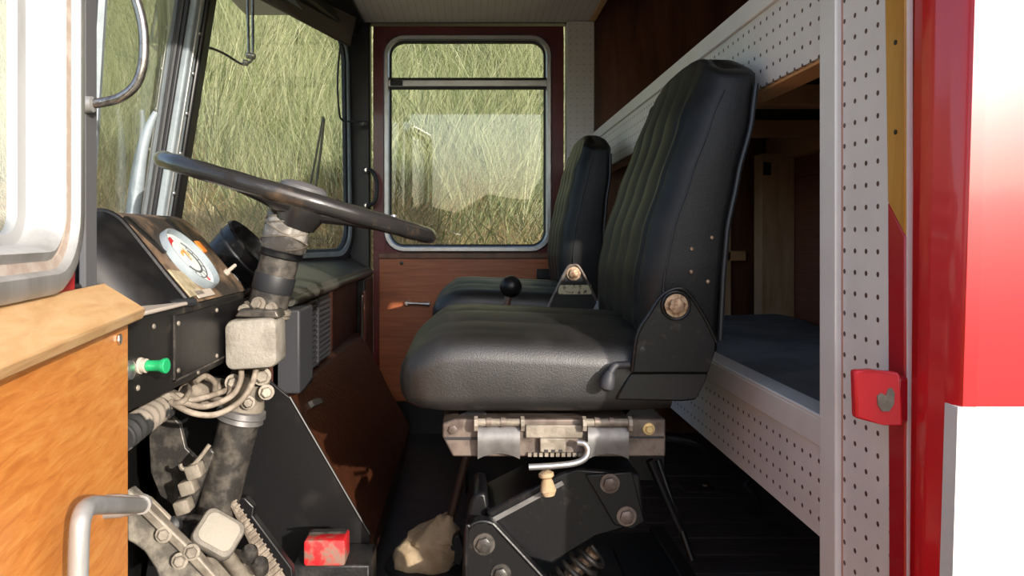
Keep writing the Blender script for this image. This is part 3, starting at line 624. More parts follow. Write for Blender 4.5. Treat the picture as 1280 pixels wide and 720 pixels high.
part(MB().lathe(kc, kd, [(0, .011), (.003, .011), (.004, .0095), (.010, .0095), (.011, .007)], 18).build('knob_collar', m_paleplastic, da), 'pale pink collar behind the green knob')
part(MB().lathe((DX, .975, P(0, 462, .98).z), (1, 0, 0), [(0, .013), (.004, .012), (.005, .009), (.006, .002)], 18).build('switch_ring', m_steel, da), 'small chrome ringed switch')
MB().prism([V((-.50, .93, DT)), V((DX + .002, .95, DT)), V((DX + .002, 1.20, DT)), V((-.485, 1.08, DT))], (0, 0, .006)).build('corner_cap', m_paleplastic, da, bevel=.002)
# instrument hood
ih = thing('instrument_hood', (-.55, 1.3, DT), 'cracked black instrument hood with pale round gauge, on the dashboard', 'instrument panel')
def hood(k, y_, dz=0, fx=0):
    prof = [(-.440, -.106), (-.475, -.064), (-.512, -.018), (-.540, .016), (-.556, .030), (-.578, .038), (-.61, .034), (-.66, .010), (-.70, -.04), (-.715, -.106)]
    cx, cz = -.60, -.106
    return [V((cx + (x - cx) * k + fx, y_, cz + (z - cz) * k + dz)) for x, z in prof]
rings = [hood(.30, 1.075), hood(.62, 1.085), hood(.80, 1.10), hood(.91, 1.125), hood(.975, 1.155), hood(1, 1.185), hood(1, 1.30), hood(1, 1.48), hood(.96, 1.50)]
hs = MB().loft(rings[:6]).build('side_cheek', m_blackpaint, ih, ang=50)
sl_ = MB().loft(rings[5:]).build('gauge_panel', m_cracked, ih, ang=30)
MB().tube(arc([p + V((0, -.002, 0)) for p in hood(1.005, 1.187)[:8]], 4), .005, 8).build('ridge_moulding', m_blackmetal, ih)
MB().tube(arc([V((-.435, 1.19, -.103)), V((-.47, 1.13, -.103)), V((-.53, 1.075, -.103)), V((-.60, 1.06, -.103)), V((-.66, 1.07, -.103))], 6), .007, 8).build('base_lip', m_rubber, ih)
fn = V((.132, 0, .112)).normalized(); fu = V((-.112, 0, .132)).normalized(); fy = V((0, 1, 0))
def FP(t, y_, off=0): return V((-.44, 0, -.106)) + fu * t + V((0, y_, 0)) + fn * off
def gauge(name, c, R, mats, hood_h, parent, dark):
    g = MB().lathe(c, fn, [(0, R * 1.12), (hood_h, R * 1.10), (hood_h + .002, R * 1.08), (hood_h + .002, R * 1.03), (hood_h * .3, R * 1.01), (hood_h * .3 - .001, 0)], 40).build(name, mats[0], parent)
    MB().lathe(c + fn * (hood_h * .32), fn, [(0, R * 1.0), (.001, R * 1.0), (.0012, R * .98)], 40).build('dial_face', mats[1], g)
    return g
gc = FP(.082, 1.315); R = .058
g1 = gauge('gauge', gc, R, (m_bluealu, m_dial), .012, ih, False)
fb = gc + fn * .004
def dial_arc(r0, a0, a1, w_, mat, nm, off=.0015):
    L = []; 
    for k in range(13):
        a = math.radians(a0 + (a1 - a0) * k / 12); dv_ = fy * math.cos(a) + fu * math.sin(a); L.append((fb + dv_ * (r0 - w_) + fn * off, fb + dv_ * (r0 + w_) + fn * off))
    rings_ = [[a_, b_, b_ + fn * .0006, a_ + fn * .0006] for a_, b_ in L]; return MB().loft(rings_).build(nm, mat, g1)
dial_arc(R * .72, -150, 60, .0012, m_print, 'scale_arc'); dial_arc(R * .50, -150, 40, .0022, m_print, 'scale_arc')
dial_arc(R * .78, 95, 140, .005, m_redlens, 'red_sector'); dial_arc(R * .30, 30, 150, .003, m_needle, 'orange_mark'); dial_arc(R * .80, -80, -72, .004, m_redlens, 'red_sector')
for k in range(9): dial_arc(R * .63, -150 + k * 24, -148 + k * 24, .0045, m_print, 'tick')
MB().loft([[fb + fy * .0012 * s_ + fn * (.004 + q) + fu * e for s_, q in ((-1, 0), (1, 0), (1, .001), (-1, .001))] for e in (-.004, .022)]).build('needle', m_needle, g1)
# taped strip, warning lamp, small toggle on the panel
part(MB().prism([FP(.010, 1.20, .002), FP(.010, 1.26, .002), FP(.058, 1.245, .002), FP(.066, 1.20, .002)], fn * .003).build('old_tape', M('yellowed_tape', (.42, .36, .24), .6, c2=(.26, .21, .13), scale=60), ih), 'yellowed tape remnants')
part(MB().prism([FP(.004, 1.225, .003), FP(.004, 1.30, .003), FP(.018, 1.30, .003), FP(.018, 1.225, .003)], fn * .002).build('old_tape', m_paleplastic, ih), 'pale glue remnants')
part(MB().rbox(FP(.108, 1.415, .004), fy * .012, fu * .014, fn * .004, .005).build('warning_lamp', m_orange, ih), 'orange warning lamp')
MB().lathe(FP(.046, 1.45, 0), fn, [(0, .007), (.006, .007), (.007, .004), (.024, .0035), (.026, .001)], 12).build('toggle_switch', m_paleplastic, ih)
MB().lathe(FP(.158, 1.22, 0), fn, [(0, .006), (.003, .005), (.004, .002)], 12).build('screw', m_steel, ih)
for yy in (1.235, 1.40): MB().prism([FP(.10, yy, .002), FP(.10, yy + .012, .002), FP(.175, yy - .02, .002), FP(.175, yy - .035, .002)], fn * .004).build('torn_strip', m_blackpaint, ih)
# second gauge beyond the column, hooded
g2r = thing('hooded_gauge', FP(.02, 1.62), 'black hooded gauge with dark glass behind the steering column', 'gauge')
c2 = FP(.075, 1.615); MB().lathe(c2 - fn * .09, fn, [(0, .062), (.10, .074), (.125, .078), (.13, .074), (.12, .068), (.105, .066), (.104, 0)], 40).build('gauge_shell', m_blackmetal, g2r)
MB().lathe(c2 + fn * .014, fn, [(0, .067), (.002, .067), (.003, .06)], 36).build('gauge_glass', m_darkglass, g2r)
MB().tube([c2 + fn * .012 + (fy * math.cos(a) + fu * math.sin(a)) * .072 for a in [2 * math.pi * k / 36 for k in range(36)]], .0045, 8, True).build('bezel', m_rubber, g2r)
MB().tube([c2 + V((-.02, -.03, .065)) + (V((.7, -.7, 0)) * math.cos(a) + V((0, 0, 1)) * math.sin(a)) * .009 for a in [2 * math.pi * k / 16 for k in range(16)]], .0025, 6, True).build('pull_ring', m_brass, g2r)
MB().rbox(c2 + fn * -.05 + V((0, -.02, -.02)), fy * .05, fu * .05, fn * .05, .02).build('gauge_base', m_blackpaint, g2r)
# passenger side dash
pd = thing('passenger_dash', (-.5, 2.4, -.4), 'olive grey dash shelf with heater grille ahead of the passenger seat', 'dashboard')
def shelf(y_):
    fx = -.80 + .30 * (y_ - 2.0) / 1.05 if y_ > 2 else -.80
    pr = [(-.415, -.145), (-.408, -.138), (-.412, -.128), (-.43, -.124), (fx, -.088), (fx, -.12), (-.43, -.158)]
    return [V((x, y_, z)) for x, z in pr]
part(MB().loft([shelf(y_) for y_ in (1.70, 1.8, 2.0, 2.2, 2.6, 3.0, 3.09)]).build('shelf_top', m_dash, pd, ang=50), 'olive grey padded shelf')
MB().tube([V((-.412, 1.72, -.148)), V((-.412, 3.085, -.148))], .012, 12).build('edge_roll', m_dash, pd)
MB().box((-.46, 1.70, -.354), (-.43, 3.06, -.158)).build('lower_fascia', m_brownpanel, pd, bevel=.004)
hb = part(MB().box((-.45, 1.70, -.354), (-.385, 1.84, -.165)).build('heater_box', m_greybox, pd, bevel=.005), 'dark grey heater box')
gf = MB().box((-.432, 1.87, -.353), (-.420, 2.25, -.17)).build('grille_frame', m_blackpaint, pd, bevel=.003)
for k in range(12): MB().box((-.4215, 1.885, -.346 + k * .0142), (-.416, 2.235, -.338 + k * .0142)).build('grille_slat', m_greybox, gf)
MB().box((-.4215, 2.05, -.350), (-.414, 2.065, -.172)).build('grille_bar', m_greybox, gf)
MB().box((-.435, 2.85, -.66), (-.40, 3.08, -.160)).build('kick_panel', m_blackpaint, pd, bevel=.006)
part(MB().rbox(V((-.398, 2.78, -.30)), V((0, .035, 0)), V((0, 0, .10)), V((.006, 0, 0)), .02).build('glossy_reflector', M('dark_gloss_plate', (.05, .03, .025), .12, coat=1), pd), 'glossy dark upright plate')
# engine cover
ec = thing('engine_cover', (-.35, 2.2, FLOOR), 'sloping brown leatherette engine cover with black side panel', 'engine cover')
es = lambda y_, o=0: [V((-.428, y_, -.355 + o)), V((-.405, y_, -.36 + o)), V((-.30, y_, -.575)), V((-.228, y_, -.70)), V((-.24, y_, FLOOR)), V((-.56, y_, FLOOR)), V((-.56, y_, -.355))]
part(MB().loft([es(1.664), es(2.2), es(2.80)]).build('sloping_top', m_brownvinyl, ec, ang=25), 'embossed brown leatherette sloping top')
part(MB().prism([P(360, 495, 1.655), P(366, 500, 1.655), P(462, 668, 1.655), P(462, 735, 1.655), P(180, 735, 1.655), P(215, 470, 1.655), P(330, 470, 1.655)], (0, .008, 0)).build('side_panel', m_blackpaint, ec, bevel=.002), 'black steel side panel')
MB().tube([P(362, 496, 1.656), P(462, 668, 1.656)], .0032, 8).build('edge_bead', m_dustblack, ec)
MB().prism([V((-.39, 1.80, -.395)), V((-.385, 1.88, -.405)), V((-.378, 1.88, -.418)), V((-.383, 1.80, -.408))], (.01, 0, .006)).build('clip', m_platemetal, ec)
# red block on a black step
st = tag(MB().box((P(372, 0, 1.58).x, 1.53, FLOOR), (P(466, 0, 1.58).x, 1.64, P(0, 700, 1.555).z)).build('floor_step', m_mat, bevel=.004), 'low black step beside the engine cover', 'step')
rb_ = thing('red_block', P(408, 700, 1.56), 'small worn red block with dark hollow on the black step', 'block')
MB().rbox(P(409, 684, 1.555), V((.0415, 0, 0)), V((0, 0, .026)), V((0, .03, 0)), .006).build('block_body', M('worn_red_block', (.50, .015, .02), .5, c2=(.22, .13, .10), scale=30, lo=.45, hi=.6), rb_)
MB().prism([P(386, 668, 1.527), P(432, 667, 1.527), P(434, 663, 1.565), P(391, 664, 1.565)], (0, .004, .003)).build('block_top', m_grimemetal, rb_)

# ================================================================== STEERING
C = P(376, 248.5, 1.43); sn = V((math.sin(math.radians(16.1)), .013, math.cos(math.radians(16.1)))).normalized(); su = V((math.cos(math.radians(16.1)), 0, -math.sin(math.radians(16.1)))); sv = sn.cross(su).normalized()
sw = thing('steering_wheel', C - sn * .1, 'large worn black steering wheel tilted above the dashboard', 'steering wheel')
RW = .25
def rimr(a): return .0150 + .0012 * math.sin(a * 24) * (.4)
MB().tube([C + (su * math.cos(a) + sv * math.sin(a)) * RW for a in [2 * math.pi * k / 120 for k in range(120)]], [rimr(2 * math.pi * k / 120) for k in range(120)], 16, True).build('rim', m_wheel, sw)
MB().lathe(C - sn * .055, sn, [(0, .040), (.012, .046), (.03, .056), (.05, .062), (.058, .060), (.066, .046), (.072, .044), (.078, .034), (.081, .015), (.0815, .001)], 36).build('hub', m_wheel, sw)
MB().lathe(C + sn * .017, sn, [(0, .045), (.006, .044), (.012, .034), (.015, .012), (.0155, .001)], 32).build('horn_cap', m_greyrubber, sw)
for k in range(3):
    a = math.radians(90 + 120 * k + 30); dv_ = su * math.cos(a) + sv * math.sin(a); pv_ = sn.cross(dv_)
    rg = []
    for t, hw_, th, dz in ((.04, .030, .016, -.02), (.10, .020, .011, -.014), (.18, .016, .009, -.006), (.243, .020, .010, 0)):
        c_ = C + dv_ * t + sn * dz; rg.append([c_ + pv_ * hw_ * math.cos(q) + sn * th * math.sin(q) for q in [2 * math.pi * j / 14 for j in range(14)]])
    MB().loft(rg).build('spoke', m_wheel, sw)
MB().lathe(P(492, 271, 1.28), (0, 0, 1), [(0, .006), (.003, .005), (.004, .001)], 10).build('rim_sleeve', m_steel, sw)
# column
A0, A1 = P(368, 250, 1.43), P(256, 700, 1.43)
ca = (A1 - A0).normalized()
def CA(py): return A0 + (A1 - A0) * ((py - 250) / 450)
sc_ = thing('steering_column', CA(720), 'grimy black steering column with taped top running to the pedals', 'steering column')
def cseg(y0, y1, prof, nm, mat, n=32):
    a, b = CA(y0), CA(y1); L = (b - a).length; return MB().lathe(a, ca, [(t * L, r) for t, r in prof], n).build(nm, mat, sc_)
tp = part(cseg(262, 314, [(0, .040), (.05, .043), (.3, .0415), (.6, .042), (.9, .041), (1, .038)], 'taped_sleeve', m_tape), 'grey taped sleeve')
for k in range(5):
    L = []; ph = k * 1.3; sgn = 1 if k % 2 else -1
    for j in range(30):
        a = ph + sgn * j * .22; q = CA(266 + 44 * j / 29); u_ = ca.cross(V((0, 1, 0))).normalized(); L.append(q + (u_ * math.cos(a) + V((0, 1, 0)) * math.sin(a)) * .0425)
    MB().tube(L, .0016, 5).build('twine', m_dustmetal, tp)
cseg(312, 322, [(0, .036), (.1, .041), (.8, .041), (1, .036)], 'collar', m_blackmetal)
ut = cseg(318, 402, [(0, .036), (.28, .0362), (.281, .0372), (.55, .0372), (.551, .0362), (1, .036)], 'upper_tube', m_grimemetal)
cseg(343, 364, [(0, .0375), (.1, .0385), (.9, .0385), (1, .0375)], 'rubber_band', m_rubber)
cseg(382, 396, [(0, .038), (.1, .044), (.4, .045), (.5, .041), (.7, .044), (1, .038)], 'upper_clamp', m_dustmetal)
cseg(396, 470, [(0, .030), (1, .030)], 'inner_tube', m_blackmetal)
cseg(462, 515, [(0, .026), (.1, .036), (.4, .040), (.6, .034), (.8, .039), (1, .038)], 'casting', m_dustmetal)
cseg(508, 526, [(0, .036), (.15, .044), (.5, .046), (.6, .042), (.9, .044), (1, .037)], 'flange_ring', m_platemetal)
cseg(522, 650, [(0, .037), (.15, .0375), (.151, .0365), (.3, .0365), (.301, .037), (1, .0365)], 'lower_tube', m_grimemetal)
cseg(650, 770, [(0, .028), (.3, .030), (1, .026)], 'steering_shaft', m_blackmetal)
for (a, b, r) in ((323, 381, .010), (306, 388, .008), (340, 386, .008), (318, 392, .007)):
    hexbolt('clamp_bolt', P(a, b, 1.36), (-.2, -1, .3), r, .014, m_dustmetal, sc_)
for (a, b, r) in ((327, 470, .012), (333, 490, .010), (310, 503, .009), (292, 478, .011)):
    hexbolt('casting_bolt', P(a, b, 1.385), (.3, -1, .1), r, .014, m_dustmetal, sc_)
# grey switch box
bx_ = MB().rbox(P(320, 427, 1.36), V((.046, 0, .003)), V((-.001, 0, .044)), V((0, .035, 0)), .016)
part(bx_.build('switch_box', M('dusty_grey_box', (.27, .25, .215), .6, c2=(.20, .18, .15), scale=24, bmp=.002, bscale=120), sc_), 'dusty grey rounded switch box')
MB().prism([P(a, b, 1.33) for a, b in [(293, 396), (300, 386), (345, 388), (349, 398)]], (0, .05, 0)).build('box_clamp', m_grimemetal, sc_, bevel=.003)
# cables looping below the box
cabs = [[(302, 457, 1.36), (300, 478, 1.35), (288, 496, 1.33), (258, 508, 1.30), (232, 504, 1.28), (214, 494, 1.28)],
        [(321, 457, 1.36), (315, 480, 1.34), (300, 502, 1.32), (270, 518, 1.29), (240, 516, 1.27), (212, 502, 1.27)],
        [(286, 487, 1.38), (262, 495, 1.33), (238, 500, 1.30), (222, 494, 1.29), (208, 504, 1.28)],
        [(268, 492, 1.38), (268, 478, 1.36), (256, 470, 1.34), (244, 478, 1.32)],
        [(236, 482, 1.36), (236, 492, 1.30), (228, 502, 1.27), (215, 505, 1.27)],
        [(285, 478, 1.40), (288, 490, 1.36), (280, 500, 1.36), (262, 497, 1.38)]]
for c_ in cabs: MB().tube(arc([P(*q) for q in c_], 8), .0052, 10).build('cable', m_dustrubber, sc_)
MB().rbox(P(254, 487, 1.42), V((.035, 0, -.01)), V((.008, 0, .022)), V((0, .03, 0)), .012).build('connector', m_dustrubber, sc_)
MB().rbox(P(212, 498, 1.29), V((.014, 0, -.006)), V((.005, 0, .012)), V((0, .015, 0)), .005).build('cable_clip', m_dustmetal, sc_)
# linkage bracket beside the lower tube
lk = MB().prism([P(a, b, 1.40) for a, b in [(262, 560), (268, 566), (238, 645), (220, 640), (222, 612), (236, 590)]], (0, .012, 0)).build('linkage_plate', m_grimemetal, sc_, bevel=.003)
for a, b in ((244, 588), (236, 608), (230, 632)): MB().rbox(P(a, b, 1.385), V((.013, 0, .004)), V((-.004, 0, .012)), V((0, .014, 0)), .004).build('link_block', m_dustmetal, lk)
MB().tube(arc([P(262, 556, 1.39), P(250, 572, 1.385), P(238, 584, 1.38), P(228, 586, 1.375), P(225, 580, 1.375)], 6), .004, 8).build('link_wire', m_dustmetal, lk)
MB().tube([P(220, 645, 1.39), P(268, 652, 1.39)], .008, 10).build('link_pin', m_grimemetal, lk)

# corrugated hose under the dash
hp = arc([P(150, 548, 1.12), P(168, 534, 1.16), P(186, 520, 1.22), P(204, 508, 1.30)], 14)
tag(MB().tube(hp, [.021 + .0022 * math.sin(k * 1.1) for k in range(len(hp))], 18).build('corrugated_hose', M('striped_hose', (.34, .29, .24), .7, c2=(.03, .03, .03), scale=9, lo=.52, hi=.56), smooth=True), 'dusty corrugated hose under the dashboard by the door', 'hose')
# pedals
bpd = thing('brake_pedal', P(290, 740, 1.33), 'grey rounded square brake pedal below the steering column', 'pedal')
pn_ = V((.42, -.72, .55)).normalized(); px_ = V((.8, 0.2, -.62)); px_ = (px_ - pn_ * px_.dot(pn_)).normalized(); py_ = pn_.cross(px_)
pad = MB().rbox(P(272, 668, 1.28), px_ * .038, py_ * .033, pn_ * .016, .016).build('pedal_pad', M('grey_pedal_rubber', (.20, .18, .15), .65, c2=(.15, .135, .115), scale=40, bmp=.0015, bscale=200), bpd)
MB().rbox(P(272, 668, 1.28) + pn_ * .016, px_ * .030, py_ * .025, pn_ * .002, .013).build('pad_face', M('pedal_face', (.30, .275, .23), .7, bmp=.001, bscale=300), pad)
MB().tube([P(280, 690, 1.30), P(300, 715, 1.33), P(330, 760, 1.36)], [.012, .014, .014], 10).build('pedal_arm', m_dustmetal, bpd)
MB().prism([P(a, b, 1.33) for a, b in [(240, 720), (262, 690), (300, 695), (335, 735), (250, 745)]], (0, .03, 0)).build('pedal_bracket', m_dustmetal, bpd, bevel=.005)
for a, b in ((345, 0), (0, 0))[:0]: pass
for a, b in ((313, 697), (326, 712)): MB().lathe(P(a, b, 1.31), (.1, -.6, .8), [(0, .014), (.02, .014), (.024, .011), (.03, .008), (.031, .001)], 14).build('fluid_cap', m_grimemetal, bpd)
cl = thing('clutch_lever', P(210, 740, 1.2), 'broad pale worn clutch lever slanting down beside the door', 'pedal')
MB().prism([P(a, b, 1.21) for a, b in [(158, 612), (172, 625), (205, 660), (232, 690), (262, 728), (262, 745), (205, 745), (194, 712), (180, 690), (166, 680), (158, 676)]], (0, .03, 0)).build('lever_plate', M('chipped_pale_metal', (.11, .10, .085), .6, c2=(.30, .27, .22), scale=24, lo=.42, hi=.6, bmp=.0015, bscale=60), cl, bevel=.004)
MB().prism([P(a, b, 1.195) for a, b in [(170, 622), (182, 632), (246, 694), (272, 724), (262, 730), (235, 702), (174, 642)]], (0, .02, 0)).build('lever_flange', m_dustmetal, cl, bevel=.003)
for a, b in ((225, 701), (240, 690), (205, 668)): hexbolt('lever_bolt', P(a, b, 1.195), (.2, -1, .2), .009, .010, m_dustmetal, cl)
MB().prism([P(a, b, 1.24) for a, b in [(172, 622), (186, 622), (212, 648), (206, 672), (180, 640)]], (0, .01, 0)).build('ribbed_cover', m_dustrubber, cl, bevel=.002)
cy = thing('clutch_cylinder', P(222, 700, 1.36), 'black cylinder with orange cap end behind the clutch lever', 'cylinder')
MB().tube([P(228, 655, 1.37), P(238, 705, 1.37)], .024, 16).build('cylinder_body', m_blackmetal, cy)
MB().lathe(P(218, 656, 1.34), (0, -1, .3), [(0, .015), (.016, .015), (.02, .010), (.021, .001)], 14).build('cap', m_rubber, cy)
part(MB().lathe(P(242, 692, 1.34), (.6, -.6, .3), [(0, .008), (.01, .0085), (.013, .005), (.014, .001)], 12).build('orange_nipple', m_orange, cy), 'small orange nipple')
ac = thing('accelerator_pedal', P(330, 740, 1.45), 'long ribbed accelerator pedal slanting behind the brake pedal', 'pedal')
t0, t1 = P(279, 612, 1.42), P(338, 735, 1.36); dn = (t1 - t0).normalized(); sd = V((.32, .9, .1)).normalized(); nn = dn.cross(sd).normalized()
pl_ = MB().loft([[t0 + dn * q + sd * (.006 + .03 * (q / .2)) * .5 * s1 + sd * .02 * (q / .2) + nn * e for s1, e in ((-1, 0), (1, 0), (1, .008), (-1, .008))] for q in (0, .06, .13, .21)]).build('pedal_plate', m_dustrubber, ac, bevel=.001)
for k in range(16):
    q = .02 + k * .011; c_ = t0 + dn * q + sd * .02 * (q / .2); hw_ = (.006 + .03 * (q / .2)) * .5
    MB().tube([c_ - sd * hw_ + nn * .009, c_ + sd * hw_ + nn * .009], .0025, 6).build('rib', m_dustrubber, pl_)
MB().prism([P(a, b, 1.47) for a, b in [(296, 622), (306, 622), (318, 634), (316, 645), (365, 710), (368, 735), (340, 735), (302, 650)]], (0, .02, 0)).build('side_guard', m_blackpaint, ac, bevel=.003)

# gear lever with canvas boot
gl_ = thing('gear_lever', P(535, 705, 1.85), 'long gear lever with black ball knob and tan canvas boot', 'gear lever')
G0, G1 = P(561, 655, 1.85), P(637, 366, 1.85)
MB().tube([G0 + (G0 - G1) * .08, G0.lerp(G1, .5), G1], [.0105, .0095, .009], 12).build('shaft', M('brown_shaft', (.075, .042, .03), .4), gl_)
mb = MB(); kc = P(638, 358, 1.85); mb.lathe(kc - V((.004, 0, .026)), V((.2, 0, 1)), [(0, .008), (.003, .014), (.008, .020), (.016, .0255), (.026, .0275), (.036, .0255), (.045, .019), (.051, .010), (.053, .001)], 28); mb.build('ball_knob', m_blackmetal, gl_)
prof = [(0, .072), (.012, .080), (.03, .084), (.048, .078), (.060, .064), (.064, .056), (.070, .062), (.082, .056), (.095, .040), (.108, .026), (.120, .019), (.122, .012)]
b0 = V((P(531, 0, 1.85).x, 1.85, FLOOR)); rings = []
for i, (t, r) in enumerate(prof):
    sh = V((.050 * (t / .12) ** 1.6, -.01 * t / .12, t)); nseg = 40
    rings.append([b0 + sh + V((math.cos(a), math.sin(a), 0)) * r * (1 + .05 * math.sin(5 * a + i * .9) * min(1, r / .05) + .03 * math.sin(11 * a - i * 1.7)) + V((0, 0, .006 * math.sin(3 * a + i)))  for a in [2 * math.pi * k / nseg for k in range(nseg)]])
part(MB().loft(rings).build('boot', m_canvas, gl_, ang=80), 'wrinkled tan canvas boot')
MB().lathe(b0 + V((0, 0, -.001)), (0, 0, 1), [(0, .098), (.008, .095), (.012, .086)], 32).build('boot_plate', m_rubber, gl_)
MB().prism([P(a, b, 1.80) for a, b in [(560, 702), (566, 672), (574, 668), (582, 690), (576, 708)]], (0, .03, 0)).build('boot_clamp', m_blackpaint, gl_, bevel=.003)

# ================================================================== FITTINGS AT THE WINDSCREEN
vz = tag(MB().prism([V((-.490, 2.99, .745)), V((-.735, 2.20, .745)), V((-.69, 2.20, .86)), V((-.468, 2.99, .86))], (.014, -.005, 0)).build('sun_visor', m_visor, bevel=.004), 'dark brown sun visor folded along the windscreen header', 'sun visor')
wr_ = thing('mirror_wire', P(425, 60, 2.9), 'thin dark wire hanging beside the far windscreen edge', 'wire')
MB().tube(arc([P(426, 52, 2.88), P(423, 80, 2.88), P(422, 110, 2.88), P(424, 140, 2.88), P(428, 150, 2.9), P(440, 152, 2.97), P(458, 152, 3.07)], 6), .0038, 8).build('wire', m_rubber, wr_)
MB().lathe(P(455, 155, 3.06), (-.3, -1, 0), [(0, .012), (.02, .010), (.024, .004)], 10).build('wire_clip', m_platemetal, wr_)
wi = thing('windscreen_wiper', P(388, 240, 2.95), 'thin black wiper arm and blade outside the passenger windscreen', 'wiper')
MB().tube([P(404, 146, 3.02), P(396, 190, 3.0), P(387, 236, 2.97)], .0045, 6).build('wiper_arm', m_rubber, wi)
MB().tube([P(405, 148, 3.0), P(401, 188, 2.98), P(394, 240, 2.95)], .0055, 6).build('wiper_blade', m_rubber, wi)
ma = thing('mirror_stay', P(313, 75, 2.25), 'jointed thin steel mirror stay outside the windscreen', 'mirror stay')
dm = 2.75
MB().tube([P(309, -30, dm), P(311, 70, dm)], .0052, 8).build('hanging_rod', m_chrome, ma)
MB().tube([P(316, -30, dm), P(316, 70, dm)], .0052, 8).build('hanging_rod', m_chrome, ma)
for a, b in ((311, 70), (316, 71), (307, 79)): MB().lathe(P(a, b + 3, dm - .01), (0, 0, 1), [(0, .009), (.004, .0115), (.016, .0115), (.02, .008)], 8).build('joint_nut', m_chrome, ma)
MB().tube(arc([P(316, 74, dm), P(312, 78, dm), P(302, 80, dm), P(280, 67, dm - .05), P(262, 60, dm - .1), P(256, 64, dm - .12), P(251, 76, dm - .14), P(246, 88, dm - .15)], 6), .0045, 8).build('arm_tube', m_chrome, ma)
# curved pale bar outside the driving half
cbar = tag(MB().tube(arc([P(195, 140, 1.55), P(186, 160, 1.55), P(177, 190, 1.55), P(171, 230, 1.55), P(166, 270, 1.55), P(161, 315, 1.55)], 8), [.006 + .009 * min(1, k / 24) for k in range(41)], 14).build('curved_bar', m_bluealu), 'curved pale blue-grey bar outside the driving windscreen half', 'bar')
# wiper motor clutter behind the near dash corner
cb_ = thing('dash_corner_tray', P(120, 350, 1.10), 'small grey tray holding red and white pieces at the dash corner', 'tray')
MB().box((-.66, 1.00, DT), (-.50, 1.075, DT + .012)).build('tray_base', m_greyrubber, cb_, bevel=.004)
MB().rbox(V((-.56, 1.035, DT + .024)), V((.03, 0, 0)), V((0, .02, 0)), V((0, 0, .01)), .008).build('red_button_pad', m_redlens, cb_)
MB().rbox(V((-.60, 1.05, DT + .04)), V((.04, 0, .01)), V((0, .02, 0)), V((0, 0, .008)), .008).build('white_card', m_whitepaint, cb_)
# lines on the floor under the bunk
tag(MB().tube(arc([P(832, 548, 1.5), P(870, 556, 1.6), P(905, 580, 1.8), P(935, 596, 1.9), P(932, 608, 1.9), P(948, 622, 1.9), P(950, 636, 2.0), P(938, 640, 2.1)], 8), .0055, 8).build('floor_cable', m_rubber), 'thin black cable trailing from seat rail under the bunk board', 'cable')
bl = thing('floor_bracket', (P(868, 607, 2.42).x, 2.42, FLOOR), 'small rusty plate screwed to the dark floor boards', 'plate')
MB().box((P(850, 0, 2.42).x, 2.36, FLOOR + .0005), (P(890, 0, 2.42).x, 2.46, FLOOR + .006)).build('plate', M('rust_plate', (.10, .06, .04), .6, c2=(.04, .025, .02), scale=30), bl, bevel=.002)
hexbolt('plate_screw', V((P(880, 0, 2.42).x, 2.41, FLOOR + .006)), (0, 0, 1), .008, .006, m_rustbolt, bl, False)

# ================================================================== OUTSIDE
GZ = -1.75
def hillz(x, d): return GZ + .95 * np.maximum(0, d - 4.0) + .20 * np.sin(x * 1.1 + d * .7) + .14 * np.sin(x * 2.3 - d * 1.9 + 1) + .07 * np.sin(x * 5.1 + d * 4.3)
gx = np.linspace(-11, 7, 90); gy = np.linspace(3.6, 13, 60); X_, Y_ = np.meshgrid(gx, gy); Z_ = hillz(X_, Y_)
vv = np.stack([X_, Y_, Z_], -1).reshape(-1, 3).tolist(); nx = 90
fs = [(j * nx + i, j * nx + i + 1, (j + 1) * nx + i + 1, (j + 1) * nx + i) for j in range(59) for i in range(nx - 1)]
hl = MB(); hl.add(vv, fs); struct(tag(hl.build('hill', m_soil, ang=180), 'steep dry bank beyond the cab windows', 'bank'))
gr_ = MB(); gr_.add([(-60, -60, GZ), (60, -60, GZ), (60, 60, GZ), (-60, 60, GZ)], [(0, 1, 2, 3)]); struct(tag(gr_.build('ground', M('dry_ground', (.30, .26, .18), .95, c2=(.18, .19, .09), scale=1.2), smooth=False), 'dry grassy ground around the vehicle', 'ground'))
